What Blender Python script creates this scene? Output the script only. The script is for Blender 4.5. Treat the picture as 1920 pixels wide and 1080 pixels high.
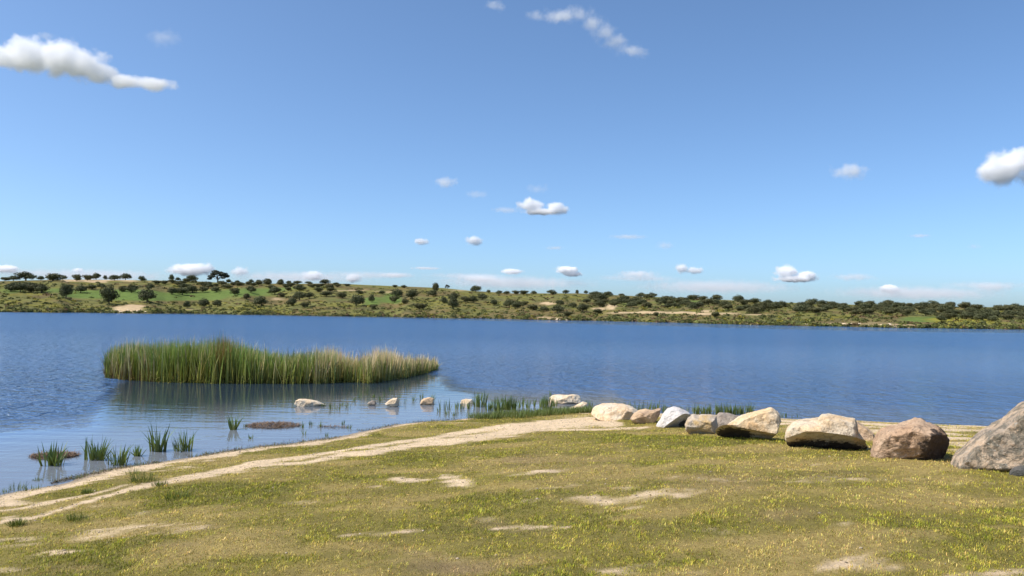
import bpy, bmesh, math, random
import numpy as np
from mathutils import Vector, Matrix

sc = bpy.context.scene
for o in list(bpy.data.objects):
    bpy.data.objects.remove(o)
COL = sc.collection
rad = math.radians

# ------------------------------------------------------------------ camera
H = 3.0                     # eye above the water
FPX = 1450.0                # focal length in pixels of the 1920 wide photo
PITCH, ROLL = rad(1.93), rad(0.90)
F = np.array([0, math.cos(PITCH), math.sin(PITCH)])
U0 = np.array([0, -math.sin(PITCH), math.cos(PITCH)])
R0 = np.array([1.0, 0, 0])
CR = math.cos(ROLL) * R0 + math.sin(ROLL) * U0
CU = -math.sin(ROLL) * R0 + math.cos(ROLL) * U0
CAM = np.array([0, 0, H])
cd = bpy.data.cameras.new('camera')
cam = bpy.data.objects.new('camera', cd)
COL.objects.link(cam)
cd.sensor_width = 36
cd.lens = 36 * FPX / 1920
cd.clip_start = 0.1
cd.clip_end = 200000
cam.matrix_world = Matrix(((CR[0], CU[0], -F[0], 0), (CR[1], CU[1], -F[1], 0), (CR[2], CU[2], -F[2], H), (0, 0, 0, 1)))
sc.camera = cam

# ------------------------------------------------------------------ light
SUN_DIR = Vector((-0.50, -0.14, 0.0)).normalized()   # horizontal direction towards the sun
SUN_EL = rad(53)
to_sun = Vector((SUN_DIR.x * math.cos(SUN_EL), SUN_DIR.y * math.cos(SUN_EL), math.sin(SUN_EL)))
w = bpy.data.worlds.new('World')
sc.world = w
w.use_nodes = True
nt = w.node_tree
nt.nodes.clear()
sky = nt.nodes.new('ShaderNodeTexSky')
sky.sky_type = 'NISHITA'
sky.sun_disc = False
sky.sun_elevation = SUN_EL
sky.sun_rotation = math.atan2(to_sun.x, to_sun.y)
sky.altitude = 500
sky.air_density = 0.7
sky.dust_density = 2.0
sky.ozone_density = 6.0
bg = nt.nodes.new('ShaderNodeBackground')
bg.inputs[1].default_value = 0.15
wo = nt.nodes.new('ShaderNodeOutputWorld')
skt = nt.nodes.new('ShaderNodeMix')
skt.data_type = 'RGBA'
skt.blend_type = 'MULTIPLY'
skt.inputs[0].default_value = 1.0
skt.inputs[7].default_value = (1.18, 1.26, 1.22, 1)
nt.links.new(sky.outputs[0], skt.inputs[6])
nt.links.new(skt.outputs[2], bg.inputs[0])
nt.links.new(bg.outputs[0], wo.inputs[0])
sl = bpy.data.lights.new('sun', 'SUN')
sl.energy = 4.9
sl.angle = rad(0.53)
sl.color = (1.0, 0.93, 0.84)
so = bpy.data.objects.new('sun', sl)
COL.objects.link(so)
so.rotation_euler = to_sun.to_track_quat('Z', 'Y').to_euler()
so.location = (0, 0, 60)

sc.view_settings.view_transform = 'Standard'
sc.view_settings.look = 'None'
sc.view_settings.exposure = 0.17
sc.view_settings.gamma = 1.0
sc.cycles.max_bounces = 24
sc.cycles.diffuse_bounces = 2
sc.cycles.volume_bounces = 24
sc.cycles.transparent_max_bounces = 8
sc.cycles.use_denoising = True
sc.cycles.use_adaptive_sampling = True
sc.cycles.adaptive_threshold = 0.01

# ------------------------------------------------------------------ numeric helpers
rng = np.random.default_rng(7)


def _hash(ix, iy, iz, seed):
    h = (ix * 374761393 + iy * 668265263 + iz * 2147483647 + seed * 974711) & 0xFFFFFFFF
    h = ((h ^ (h >> 13)) * 1274126177) & 0xFFFFFFFF
    h = h ^ (h >> 16)
    return (h & 0xFFFFFF) / float(0xFFFFFF)


def vnoise(x, y, z=None, seed=0):
    x = np.asarray(x, float); y = np.asarray(y, float)
    z = np.zeros_like(x) if z is None else np.asarray(z, float)
    ix, iy, iz = np.floor(x).astype(np.int64), np.floor(y).astype(np.int64), np.floor(z).astype(np.int64)
    fx, fy, fz = x - ix, y - iy, z - iz
    fx, fy, fz = fx * fx * (3 - 2 * fx), fy * fy * (3 - 2 * fy), fz * fz * (3 - 2 * fz)
    r = 0
    for a in (0, 1):
        for b in (0, 1):
            for c in (0, 1):
                wgt = (fx if a else 1 - fx) * (fy if b else 1 - fy) * (fz if c else 1 - fz)
                r = r + wgt * _hash(ix + a, iy + b, iz + c, seed)
    return r


def fbm(x, y, z=None, seed=0, oct=4, gain=0.5):
    t, a, s = 0, 1.0, 0.0
    for o in range(oct):
        k = 2.0 ** o
        t = t + a * vnoise(np.asarray(x) * k, np.asarray(y) * k, None if z is None else np.asarray(z) * k, seed + o * 17)
        s += a
        a *= gain
    return t / s


def sstep(a, b, x):
    t = np.clip((x - a) / (b - a), 0, 1)
    return t * t * (3 - 2 * t)


def project(x, y, z):
    d = np.stack([np.asarray(x, float), np.asarray(y, float), np.asarray(z, float) - H], -1)
    dep = np.maximum(d @ F, 0.05)
    return 960 + FPX * (d @ CR) / dep, 540 - FPX * (d @ CU) / dep, d @ F


def ray(px, py):
    return F + (px - 960) / FPX * CR - (py - 540) / FPX * CU


def on_plane(px, py, z=0.0):
    d = ray(px, py)
    t = (z - H) / d[2]
    return CAM + t * d


def at_depth(px, py, Y):
    d = ray(px, py)
    return CAM + d * (Y / d[1])


ORD = ('first second third fourth fifth sixth seventh eighth ninth tenth eleventh twelfth thirteenth fourteenth fifteenth sixteenth seventeenth '
       'eighteenth nineteenth twentieth').split() + ['twenty-' + w_ for w_ in 'first second third fourth fifth sixth seventh eighth ninth'.split()] + ['thirtieth'] + \
      ['thirty-' + w_ for w_ in 'first second third fourth fifth sixth seventh eighth ninth'.split()] + ['fortieth'] + ['forty-' + w_ for w_ in 'first second third fourth fifth sixth seventh eighth ninth'.split()]


def number_from_left(objs, lab):
    objs = sorted(objs, key=lambda t: t[0])
    for k, (_, o) in enumerate(objs):
        o['label'] = '%s, %s from left' % (lab, ORD[k]) if k < len(objs) - 1 else '%s, rightmost' % lab


# ------------------------------------------------------------------ the shoreline and the near ground
_sp = [(-40, 943), (0, 931), (60, 916), (140, 895), (200, 884), (300, 867), (420, 849), (482, 839), (560, 831), (620, 824),
       (670, 810), (745, 796), (820, 790), (895, 785), (970, 777), (1057, 772), (1150, 773), (1260, 775), (1400, 780),
       (1460, 784), (1600, 788), (1700, 792), (1840, 798), (1960, 803)]
SH = [(-220, -160), (-60, -60), (-24, -12), (-13.5, 2.0)] + [tuple(on_plane(*p)[:2]) for p in _sp] + [(30, 20.5), (60, 17), (220, 5)]
SH = np.array(SH)
SH = SH[np.argsort(SH[:, 0])]


def shore_s(x, y):
    """signed distance to the waterline, positive on land"""
    x = np.asarray(x, float); y = np.asarray(y, float)
    best = np.full(x.shape, 1e9)
    for (ax, ay), (bx, by) in zip(SH[:-1], SH[1:]):
        dx, dy = bx - ax, by - ay
        t = np.clip(((x - ax) * dx + (y - ay) * dy) / (dx * dx + dy * dy), 0, 1)
        best = np.minimum(best, np.hypot(x - ax - t * dx, y - ay - t * dy))
    wob = (fbm(x * 0.9, y * 0.9, seed=3, oct=3) - 0.5) * 0.5
    sign = np.where(y < np.interp(x, SH[:, 0], SH[:, 1]), 1.0, -1.0)
    return best * sign + wob * np.exp(-np.abs(best) / 2.0)


ZS = np.array([-60, -12, -5, -2, 0, 0.5, 1.5, 4, 8, 12, 16, 22, 60, 400])
ZZ = np.array([-4, -2.2, -1.0, -0.35, 0, 0.05, 0.12, 0.29, 0.60, 0.93, 1.22, 1.45, 1.7, 3.0])


def zground(x, y, s=None):
    s = shore_s(x, y) if s is None else s
    z = np.interp(s, ZS, ZZ)
    land = sstep(0.2, 3, s)
    z = z + land * ((fbm(np.asarray(x) * 0.35, np.asarray(y) * 0.35, seed=11, oct=3) - 0.5) * 0.14
                    + (fbm(np.asarray(x) * 2.2, np.asarray(y) * 2.2, seed=12, oct=3) - 0.5) * 0.060)
    return z


def ground_hit(px, py):
    d = ray(px, py)
    ts = np.linspace(2.5, 45, 1700)
    P = CAM[None] + ts[:, None] * d[None]
    h = P[:, 2] - zground(P[:, 0], P[:, 1])
    k = np.argmax(h < 0)
    if h[k] >= 0:
        k = -1
    return P[k]


# ------------------------------------------------------------------ blender helpers
def new_mesh(name, V, Fa, mat=None, parent=None, smooth=False, col=None, loc=None):
    """V (n,3), Fa a list of arrays of faces (each (m,k)) -> one linked mesh object"""
    me = bpy.data.meshes.new(name)
    if not isinstance(Fa, (list, tuple)):
        Fa = [Fa]
    Fa = [np.asarray(f) for f in Fa if len(f)]
    V = np.asarray(V, dtype=np.float32)
    me.vertices.add(len(V))
    me.vertices.foreach_set('co', V.ravel())
    idx = np.concatenate([f.ravel() for f in Fa]).astype(np.int32)
    tot = np.concatenate([np.full(len(f), f.shape[1]) for f in Fa]).astype(np.int32)
    st = np.concatenate([[0], np.cumsum(tot)[:-1]]).astype(np.int32)
    me.loops.add(len(idx))
    me.loops.foreach_set('vertex_index', idx)
    me.polygons.add(len(tot))
    me.polygons.foreach_set('loop_start', st)
    me.polygons.foreach_set('loop_total', tot)
    if smooth:
        me.polygons.foreach_set('use_smooth', np.ones(len(tot), bool))
    me.update(calc_edges=True)
    me.validate()
    if col is not None:
        for cname, c in (col.items() if isinstance(col, dict) else [('tint', col)]):
            c = np.asarray(c, dtype=np.float32)
            if c.ndim == 1:
                a = me.attributes.new(cname, 'FLOAT', 'POINT')
                a.data.foreach_set('value', c)
            else:
                if c.shape[1] == 3:
                    c = np.concatenate([c, np.ones((len(c), 1), np.float32)], 1)
                a = me.attributes.new(cname, 'FLOAT_COLOR', 'POINT')
                a.data.foreach_set('color', c.ravel())
    if mat:
        me.materials.append(mat)
    o = bpy.data.objects.new(name, me)
    COL.objects.link(o)
    if parent:
        o.parent = parent
    if loc is not None:
        o.location = loc
    return o


def tag(o, label=None, cat=None, group=None, kind=None):
    if label: o['label'] = label
    if cat: o['category'] = cat
    if group: o['group'] = group
    if kind: o['kind'] = kind
    return o


def empty(name, loc, label, cat, group=None):
    o = bpy.data.objects.new(name, None)
    COL.objects.link(o)
    o.location = loc
    o.empty_display_size = 0.3
    return tag(o, label, cat, group)


def grid_mesh(xs, ys):
    nx, ny = len(xs), len(ys)
    X, Y = np.meshgrid(xs, ys)
    i = np.arange(nx * ny).reshape(ny, nx)
    Fq = np.stack([i[:-1, :-1], i[:-1, 1:], i[1:, 1:], i[1:, :-1]], -1).reshape(-1, 4)
    return X.ravel(), Y.ravel(), Fq


class N:
    """small node helper"""
    def __init__(s, name):
        s.m = bpy.data.materials.new(name)
        s.m.use_nodes = True
        s.t = s.m.node_tree
        s.t.nodes.clear()
        s.out = s.t.nodes.new('ShaderNodeOutputMaterial')

    def n(s, typ, **kw):
        nd = s.t.nodes.new('ShaderNode' + typ)
        for k, v in kw.items():
            if k.startswith('i_'):
                nd.inputs[k[2:].replace('_', ' ')].default_value = v
            else:
                setattr(nd, k, v)
        return nd

    def l(s, a, b):
        s.t.links.new(a, b)

    def math(s, op, a, b=None, c=None, clamp=False):
        nd = s.t.nodes.new('ShaderNodeMath')
        nd.operation = op
        nd.use_clamp = clamp
        for k, v in enumerate((a, b, c)):
            if v is None: continue
            if isinstance(v, (int, float)): nd.inputs[k].default_value = v
            else: s.l(v, nd.inputs[k])
        return nd.outputs[0]

    def mix(s, f, a, b, blend='MIX'):
        nd = s.t.nodes.new('ShaderNodeMix')
        nd.data_type = 'RGBA'
        nd.blend_type = blend
        for sock, v in ((nd.inputs[0], f), (nd.inputs[6], a), (nd.inputs[7], b)):
            if isinstance(v, (int, float)): sock.default_value = v
            elif isinstance(v, tuple): sock.default_value = v if len(v) == 4 else v + (1,)
            else: s.l(v, sock)
        return nd.outputs[2]

    def noise(s, vec, scale, detail=4, rough=0.55, out=0, dist=0.0):
        nd = s.n('TexNoise')
        nd.inputs['Scale'].default_value = scale
        nd.inputs['Detail'].default_value = detail
        nd.inputs['Roughness'].default_value = rough
        nd.inputs['Distortion'].default_value = dist
        if vec is not None: s.l(vec, nd.inputs['Vector'])
        return nd.outputs[out]

    def ramp(s, v, a, b, lo=0.0, hi=1.0):
        nd = s.n('MapRange')
        nd.interpolation_type = 'SMOOTHSTEP'
        s.l(v, nd.inputs[0])
        for k, x in zip((1, 2, 3, 4), (a, b, lo, hi)):
            nd.inputs[k].default_value = x
        return nd.outputs[0]

    def obj(s):
        return s.n('TexCoord').outputs['Object']

    def attr(s, name, out='Color'):
        nd = s.n('Attribute', attribute_name=name)
        return nd.outputs[out]

    def bump(s, h, strength=0.5, dist=0.05, normal=None):
        nd = s.n('Bump')
        if isinstance(strength, (int, float)): nd.inputs['Strength'].default_value = strength
        else: s.l(strength, nd.inputs['Strength'])
        nd.inputs['Distance'].default_value = dist
        s.l(h, nd.inputs['Height'])
        if normal is not None: s.l(normal, nd.inputs['Normal'])
        return nd.outputs[0]

    def principled(s, col, rough=0.8, normal=None, spec=0.3, **kw):
        p = s.n('BsdfPrincipled')
        if isinstance(col, tuple): p.inputs['Base Color'].default_value = col + (1,)
        else: s.l(col, p.inputs['Base Color'])
        if isinstance(rough, (int, float)): p.inputs['Roughness'].default_value = rough
        else: s.l(rough, p.inputs['Roughness'])
        p.inputs['Specular IOR Level'].default_value = spec
        if normal is not None: s.l(normal, p.inputs['Normal'])
        for k, v in kw.items():
            p.inputs[k.replace('_', ' ')].default_value = v
        s.l(p.outputs[0], s.out.inputs[0])
        return p


# ------------------------------------------------------------------ materials
def mat_leafy(name, trans=0.25, rough=0.6, spec=0.25):
    m = N(name)
    c = m.attr('tint')
    p = m.principled(c, rough, spec=spec)
    if trans:
        t = m.n('BsdfTranslucent')
        m.l(m.mix(1.0, c, (1.15, 1.2, 0.7), 'MULTIPLY'), t.inputs[0])
        mx = m.n('MixShader')
        mx.inputs[0].default_value = trans
        m.l(p.outputs[0], mx.inputs[1]); m.l(t.outputs[0], mx.inputs[2])
        m.l(mx.outputs[0], m.out.inputs[0])
    return m.m


M_blade = mat_leafy('grass_blade', 0.10, 0.7, 0.08)
M_reed = mat_leafy('reed_blade', 0.22, 0.6, 0.2)
M_plant = mat_leafy('plant_leaf', 0.22, 0.45, 0.4)
M_crown = mat_leafy('oak_leaves', 0.10, 0.7, 0.15)


def mat_bark():
    m = N('bark')
    n = m.noise(m.obj(), 3.0, 4)
    m.principled(m.mix(n, (0.05, 0.04, 0.03), (0.13, 0.11, 0.09)), 0.9)
    return m.m


M_bark = mat_bark()


def mat_ground():
    m = N('meadow_soil')
    pos = m.n('NewGeometry').outputs['Position']
    c = m.attr('tint')
    wet = m.attr('wet', 'Fac')
    n1 = m.noise(pos, 9.0, 6, 0.65)
    n2 = m.noise(pos, 60.0, 4, 0.7)
    f = m.math('MULTIPLY_ADD', m.math('MULTIPLY', n1, n2), 2.2, 0.45)
    cc = m.n('VectorMath', operation='SCALE')
    m.l(c, cc.inputs[0]); m.l(f, cc.inputs[3])
    vor = m.n('TexVoronoi', feature='F1'); vor.inputs['Scale'].default_value = 45
    m.l(pos, vor.inputs['Vector'])
    peb = m.ramp(vor.outputs['Distance'], 0.10, 0.22, 1, 0)
    pn = m.ramp(m.noise(pos, 5.0, 2), 0.5, 0.6)
    col = m.mix(m.math('MULTIPLY', m.math('MULTIPLY', peb, pn), 0.45), cc.outputs[0], (0.30, 0.24, 0.18))
    col = m.mix(m.math('MULTIPLY', wet, 0.55), col, (0.07, 0.055, 0.035))
    h = m.math('ADD', m.math('MULTIPLY', n1, 1.0), m.math('MULTIPLY', n2, 0.35))
    rg = m.ramp(wet, 0, 1, 0.92, 0.35)
    m.principled(col, rg, m.bump(h, 0.8, 0.05), 0.2)
    return m.m


def mat_hill():
    m = N('far_bank_scrub')
    pos = m.n('NewGeometry').outputs['Position']
    c = m.attr('tint')
    n1 = m.noise(pos, 0.35, 6, 0.7)
    n2 = m.noise(pos, 0.06, 3, 0.6)
    f = m.math('MULTIPLY_ADD', n1, 1.5, 0.22)
    f = m.math('MULTIPLY', f, m.math('MULTIPLY_ADD', n2, 0.5, 0.75))
    cc = m.n('VectorMath', operation='SCALE')
    m.l(c, cc.inputs[0]); m.l(f, cc.inputs[3])
    m.principled(cc.outputs[0], 0.95, m.bump(n1, 0.7, 1.2), 0.05)
    return m.m


def mat_water():
    m = N('lake_water')
    pos = m.n('NewGeometry').outputs['Position']
    calm = m.attr('calm', 'Fac')
    mp = m.n('Mapping'); mp.inputs['Scale'].default_value = (0.9, 1.0, 1.0); mp.inputs['Rotation'].default_value = (0, 0, rad(12))
    m.l(pos, mp.inputs['Vector'])
    v = mp.outputs[0]
    big = m.noise(v, 0.9, 2, 0.5, dist=0.3)
    mid = m.noise(v, 2.6, 3, 0.55, dist=0.5)
    sml = m.noise(v, 8.0, 2, 0.5)
    gust = m.ramp(m.noise(pos, 0.035, 3, 0.6), 0.30, 0.70, 0.65, 1.25)
    h = m.math('ADD', m.math('ADD', m.math('MULTIPLY', big, 0.5), m.math('MULTIPLY', mid, 0.42)), m.math('MULTIPLY', sml, 0.10))
    rip = m.n('Mapping'); rip.inputs['Scale'].default_value = (0.22, 1.0, 1.0)
    m.l(pos, rip.inputs['Vector'])
    h = m.math('SUBTRACT', h, 0.51)
    h2 = m.math('SUBTRACT', m.noise(rip.outputs[0], 2.4, 2, 0.4), 0.5)
    amp = m.math('MULTIPLY', m.math('SUBTRACT', 1.0, calm, clamp=True), gust)
    hh = m.math('ADD', m.math('MULTIPLY', h, amp), m.math('MULTIPLY', h2, m.math('MULTIPLY', calm, 0.010)))
    nrm = m.bump(hh, 1.0, 1.15)
    rough = m.math('MAXIMUM', m.math('MULTIPLY', m.math('SUBTRACT', 1.0, calm, clamp=True), m.attr('far', 'Fac')), 0.03)
    body = m.mix(m.ramp(m.attr('far', 'Fac'), 0.11, 0.21), (0.058, 0.135, 0.300), (0.006, 0.056, 0.180))
    body = m.mix(m.attr('reed_refl_tint', 'Fac'), body, (0.016, 0.022, 0.018))  # body colour darkened to deepen the reflection of the reeds
    body = m.mix(m.attr('shallow', 'Fac'), body, (0.15, 0.165, 0.19))
    p = m.principled(body, rough, nrm, 0.5, IOR=1.333)
    p.inputs['Specular Tint'].default_value = (0.80, 0.91, 1.0, 1)
    return m.m


def mat_rock(name, base, alt, stain, stain_amt=0.45, dark=0.3, lichen=0.0, scale=1.0, seed=0.0, patch=None):
    m = N(name)
    mp = m.n('Mapping'); mp.inputs['Location'].default_value = (seed, seed * 1.7, seed * 0.6)
    m.l(m.obj(), mp.inputs['Vector'])
    v = mp.outputs[0]
    n1 = m.noise(v, 2.2 * scale, 5, 0.6, dist=0.4)
    n2 = m.noise(v, 5.0 * scale, 6, 0.65, dist=0.8)
    n3 = m.noise(v, 38.0 * scale, 3, 0.6)
    c = m.mix(m.ramp(n1, 0.42, 0.62), base, alt)
    c = m.mix(m.math('MULTIPLY', m.ramp(n2, 0.50, 0.66), stain_amt), c, stain)
    # dark weathered flecks and cracks
    vor = m.n('TexVoronoi', feature='DISTANCE_TO_EDGE'); vor.inputs['Scale'].default_value = 2.6 * scale
    dv = m.n('VectorMath', operation='ADD')
    nv = m.n('TexNoise'); nv.inputs['Scale'].default_value = 3.0; m.l(v, nv.inputs['Vector'])
    nv.inputs['Detail'].default_value = 5
    sc2 = m.n('VectorMath', operation='SCALE'); sc2.inputs[3].default_value = 1.6
    m.l(nv.outputs[1], sc2.inputs[0])
    m.l(v, dv.inputs[0]); m.l(sc2.outputs[0], dv.inputs[1]); m.l(dv.outputs[0], vor.inputs['Vector'])
    crack = m.ramp(vor.outputs['Distance'], 0.0, 0.022, 1, 0)
    c = m.mix(m.math('MULTIPLY', crack, m.ramp(n1, 0.52, 0.62, 0.0, 0.4)), c, (0.10, 0.075, 0.05))
    dk = m.ramp(m.noise(v, 9.0 * scale, 5, 0.7), 0.56, 0.68)
    c = m.mix(m.math('MULTIPLY', dk, dark), c, (0.09, 0.07, 0.055))
    if lichen:
        ln = m.ramp(m.noise(v, 3.4 * scale, 6, 0.72, dist=0.5), 0.46, 0.56)
        c = m.mix(m.math('MULTIPLY', ln, lichen), c, (0.11, 0.11, 0.085))
        ln2 = m.ramp(m.noise(v, 14 * scale, 3, 0.6), 0.60, 0.66)
        c = m.mix(m.math('MULTIPLY', ln2, lichen * 0.8), c, (0.42, 0.41, 0.36))
    if patch:      # ragged dark patch: weathering on some boulders, shade painted under others
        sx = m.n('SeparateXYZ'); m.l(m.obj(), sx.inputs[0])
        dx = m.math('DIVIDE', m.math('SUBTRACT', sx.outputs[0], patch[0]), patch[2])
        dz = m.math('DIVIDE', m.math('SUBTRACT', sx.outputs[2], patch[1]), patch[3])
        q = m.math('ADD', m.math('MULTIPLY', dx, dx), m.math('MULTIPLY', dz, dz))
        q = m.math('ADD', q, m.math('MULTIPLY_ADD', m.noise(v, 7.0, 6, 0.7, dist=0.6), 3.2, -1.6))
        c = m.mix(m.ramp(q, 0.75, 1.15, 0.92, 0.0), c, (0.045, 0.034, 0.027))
    g = m.math('MULTIPLY_ADD', n3, 0.7, 0.65)
    cc = m.n('VectorMath', operation='SCALE')
    m.l(c, cc.inputs[0]); m.l(g, cc.inputs[3])
    h = m.math('ADD', m.math('MULTIPLY', n2, 1.0), m.math('MULTIPLY', n3, 0.22))
    h = m.math('SUBTRACT', h, m.math('MULTIPLY', crack, 0.12))
    m.principled(cc.outputs[0], 0.88, m.bump(h, 0.9, 0.06), 0.25)
    return m.m


# ------------------------------------------------------------------ ground colour fields
def band(px, py, pts, hw):
    """1 inside a polyline band given in photo pixels (traced onto the ground), soft edges"""
    pts = np.array(pts, float)
    yc = np.interp(px, pts[:, 0], pts[:, 1])
    inside = (px > pts[0, 0]) & (px < pts[-1, 0])
    ends = sstep(pts[0, 0], pts[0, 0] + 60, px) * (1 - sstep(pts[-1, 0] - 40, pts[-1, 0], px))
    hwv = np.interp(px, pts[:, 0], hw) if np.ndim(hw) else hw
    return np.exp(-((py - yc) / hwv) ** 2) * inside * ends


def ell(px, py, cx, cy, rx, ry):
    return np.exp(-(((px - cx) / rx) ** 2 + ((py - cy) / ry) ** 2) ** 1.3)


SAND_ELL = [(757, 900, 42, 8, 1), (862, 906, 44, 12, .9), (838, 890, 30, 6, .95), (985, 885, 90, 5, .7), (1035, 884, 42, 5, .8),
            (1000, 940, 55, 5, .7), (1110, 941, 60, 7, .75), (1205, 930, 80, 16, .6), (1270, 925, 70, 9, .4), (1060, 912, 70, 5, .35),
            (1590, 1052, 85, 16, .85), (1640, 1066, 70, 10, .6), (1740, 908, 60, 5, .5), (1800, 915, 45, 5, .4), (1590, 985, 70, 5, .4),
            (20, 1062, 60, 16, .7), (110, 1036, 55, 6, .6), (55, 1012, 50, 6, .4), (165, 998, 40, 4, .5), (190, 967, 45, 5, .5),
            (300, 962, 60, 7, .5), (40, 976, 60, 6, .8), (120, 948, 80, 6, .5), (930, 968, 50, 6, .4), (1380, 902, 60, 5, .3),
            (1470, 870, 160, 8, .25), (840, 1046, 60, 5, .5), (1000, 1060, 60, 4, .4), (770, 1072, 60, 5, .35), (1300, 900, 120, 10, .2),
            (560, 950, 60, 5, .25), (430, 1045, 70, 5, .3), (1110, 1000, 80, 4, .3)]
BROWN_ELL = [(830, 1066, 90, 18, .9), (800, 1044, 60, 6, .6), (930, 975, 45, 8, .6), (985, 862, 45, 12, .6), (980, 990, 60, 5, .5),
             (1480, 965, 70, 12, .5), (1560, 895, 90, 14, .5), (1350, 905, 130, 20, .45), (300, 1022, 60, 6, .4), (1230, 985, 60, 8, .3),
             (1100, 870, 80, 10, .25), (130, 1060, 80, 10, .35)]
LUSH_ELL = [(770, 862, 70, 10, .8), (480, 930, 130, 22, .7), (340, 935, 90, 22, .8), (560, 1000, 120, 20, .5), (800, 990, 90, 12, .7),
            (500, 1055, 110, 14, .6), (1300, 985, 150, 25, .7), (1250, 1050, 200, 30, .6), (1800, 1010, 160, 35, .7), (1300, 835, 130, 12, .7),
            (1560, 850, 120, 8, .3), (930, 935, 60, 8, .6), (60, 1000, 60, 12, .3), (900, 1040, 60, 16, .5), (1650, 985, 60, 12, .4),
            (150, 1060, 120, 25, .35), (960, 830, 120, 8, .3), (560, 845, 120, 4, .4), (850, 798, 90, 4, .5), (1900, 1050, 90, 30, .5)]
TRACKS = [([(-80, 1000), (15, 977), (59, 972), (178, 936), (252, 915), (326, 902), (385, 890), (474, 870), (570, 868), (620, 858), (720, 846), (820, 826), (895, 820), (960, 808),
            (1020, 796), (1120, 790), (1190, 800)], [4, 4, 4, 4, 4, 5, 7, 7, 4, 5, 6, 8, 9, 11, 12, 11, 5]),
          ([(380, 889), (474, 866), (570, 858), (670, 840), (770, 827), (895, 808), (960, 797), (1100, 784), (1180, 788)], [3, 5, 4, 4, 4, 5, 6, 5, 4]),
          ([(960, 812), (1030, 804), (1110, 806), (1240, 800)], [3, 4, 4, 3]),
          ([(590, 1008), (700, 1002), (850, 995), (990, 985), (1100, 988)], [2.0, 2.5, 2.0, 3.5, 2]),
          ([(-80, 962), (0, 957), (104, 940), (180, 925), (260, 905)], [3, 3, 4, 4, 3])]


def fields(x, y, z, s):
    px, py, dep = project(x, y, z)
    ok = dep > 3
    wx = (fbm(x * 0.8, y * 0.8, seed=21, oct=4) - 0.5) * 2
    wy = (fbm(x * 0.8, y * 0.8, seed=22, oct=4) - 0.5) * 2
    k = np.clip(6.0 / np.maximum(dep, 1), 0.25, 1.2)
    qx = px + wx * 60 * k
    qy = py + wy * 26 * k
    fine = fbm(x * 6, y * 6, seed=31, oct=4)
    med = fbm(x * 1.4, y * 1.4, seed=32, oct=4)
    sand = np.zeros_like(x); brown = np.zeros_like(x); lush = np.zeros_like(x)
    for cx, cy, rx, ry, a in SAND_ELL:
        sand = np.maximum(sand, (a if cx > 450 else a * 0.75) * ell(qx, qy, cx, cy, rx, ry))
    for cx, cy, rx, ry, a in BROWN_ELL:
        brown = np.maximum(brown, a * ell(qx, qy, cx, cy, rx, ry))
    for cx, cy, rx, ry, a in LUSH_ELL:
        lush = np.maximum(lush, a * ell(qx, qy, cx, cy, rx * 1.2, ry * 1.2))
    q2 = py + wy * 9 * k
    for pts, hw in TRACKS:
        sand = np.maximum(sand, (1.0 + 0.2 * (np.max(hw) > 4.5)) * band(px, q2, pts, np.array(hw) * (1.0 if np.max(hw) > 4.5 else 0.7) if isinstance(hw, (list, tuple)) else hw))
    sand *= ok; brown *= ok; lush *= ok
    # the sandy margin along the water, wide behind the boulders
    wide = np.interp(px, [-200, 0, 300, 500, 800, 900, 1000, 1150, 1440, 1500, 1620, 1760, 2500], [0.75, .75, .8, .65, .5, .3, .2, 1.2, 4.5, 6.0, 6.2, 9.5, 10.0])
    wide = np.where(ok, wide, 1.0)
    edge = 1 - sstep(wide * 0.7, wide * 1.3, s + (med - 0.5) * 1.1)
    stripe = np.where(px > 1350, 0.75 + 0.35 * np.sin(s * 4.1 + wx * 3.0), 1.0)
    sand = np.maximum(sand, edge * stripe)
    # general sparse bareness
    sand = np.maximum(sand, 0.45 * sstep(0.64, 0.78, fbm(x * 0.5, y * 1.3, seed=35, oct=5)))
    streak = fbm(x * 2.2, y * 6.0, seed=38, oct=5, gain=0.65)
    sand = sand + (streak - 0.52) * 1.6 * (sand > 0.06)
    sand = sstep(0.30, 0.86, sand)
    lush = np.clip(lush + sstep(0.50, 0.72, fbm(x * 0.45, y * 0.9, seed=36, oct=4)) * 0.7, 0, 1)
    lush = sstep(0.15, 1.1, lush * (0.25 + 0.8 * med + 0.7 * fine)) * (1 - 0.75 * brown)
    dry = sstep(0.38, 0.66, fbm(x * 0.7 + 40, y * 1.5, seed=37, oct=5) + 0.08 * (px > 1250) - 0.35 * lush + 0.15 * brown)
    wet = (1 - sstep(0.05, 0.45, s))
    return sand, dry, lush, brown, wet, med, fine


def mixc(a, b, t):
    return a * (1 - t[:, None]) + np.asarray(b)[None] * t[:, None]


# ------------------------------------------------------------------ near ground
def axis(lo, hi, step, far, ratio=1.25):
    c = list(np.arange(lo, hi + 1e-6, step))
    d, x = step, hi
    while x < far:
        d *= ratio; x += d; c.append(x)
    d, x = step, lo
    while x > -far:
        d *= ratio; x -= d; c.insert(0, x)
    return np.array(c)


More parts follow.
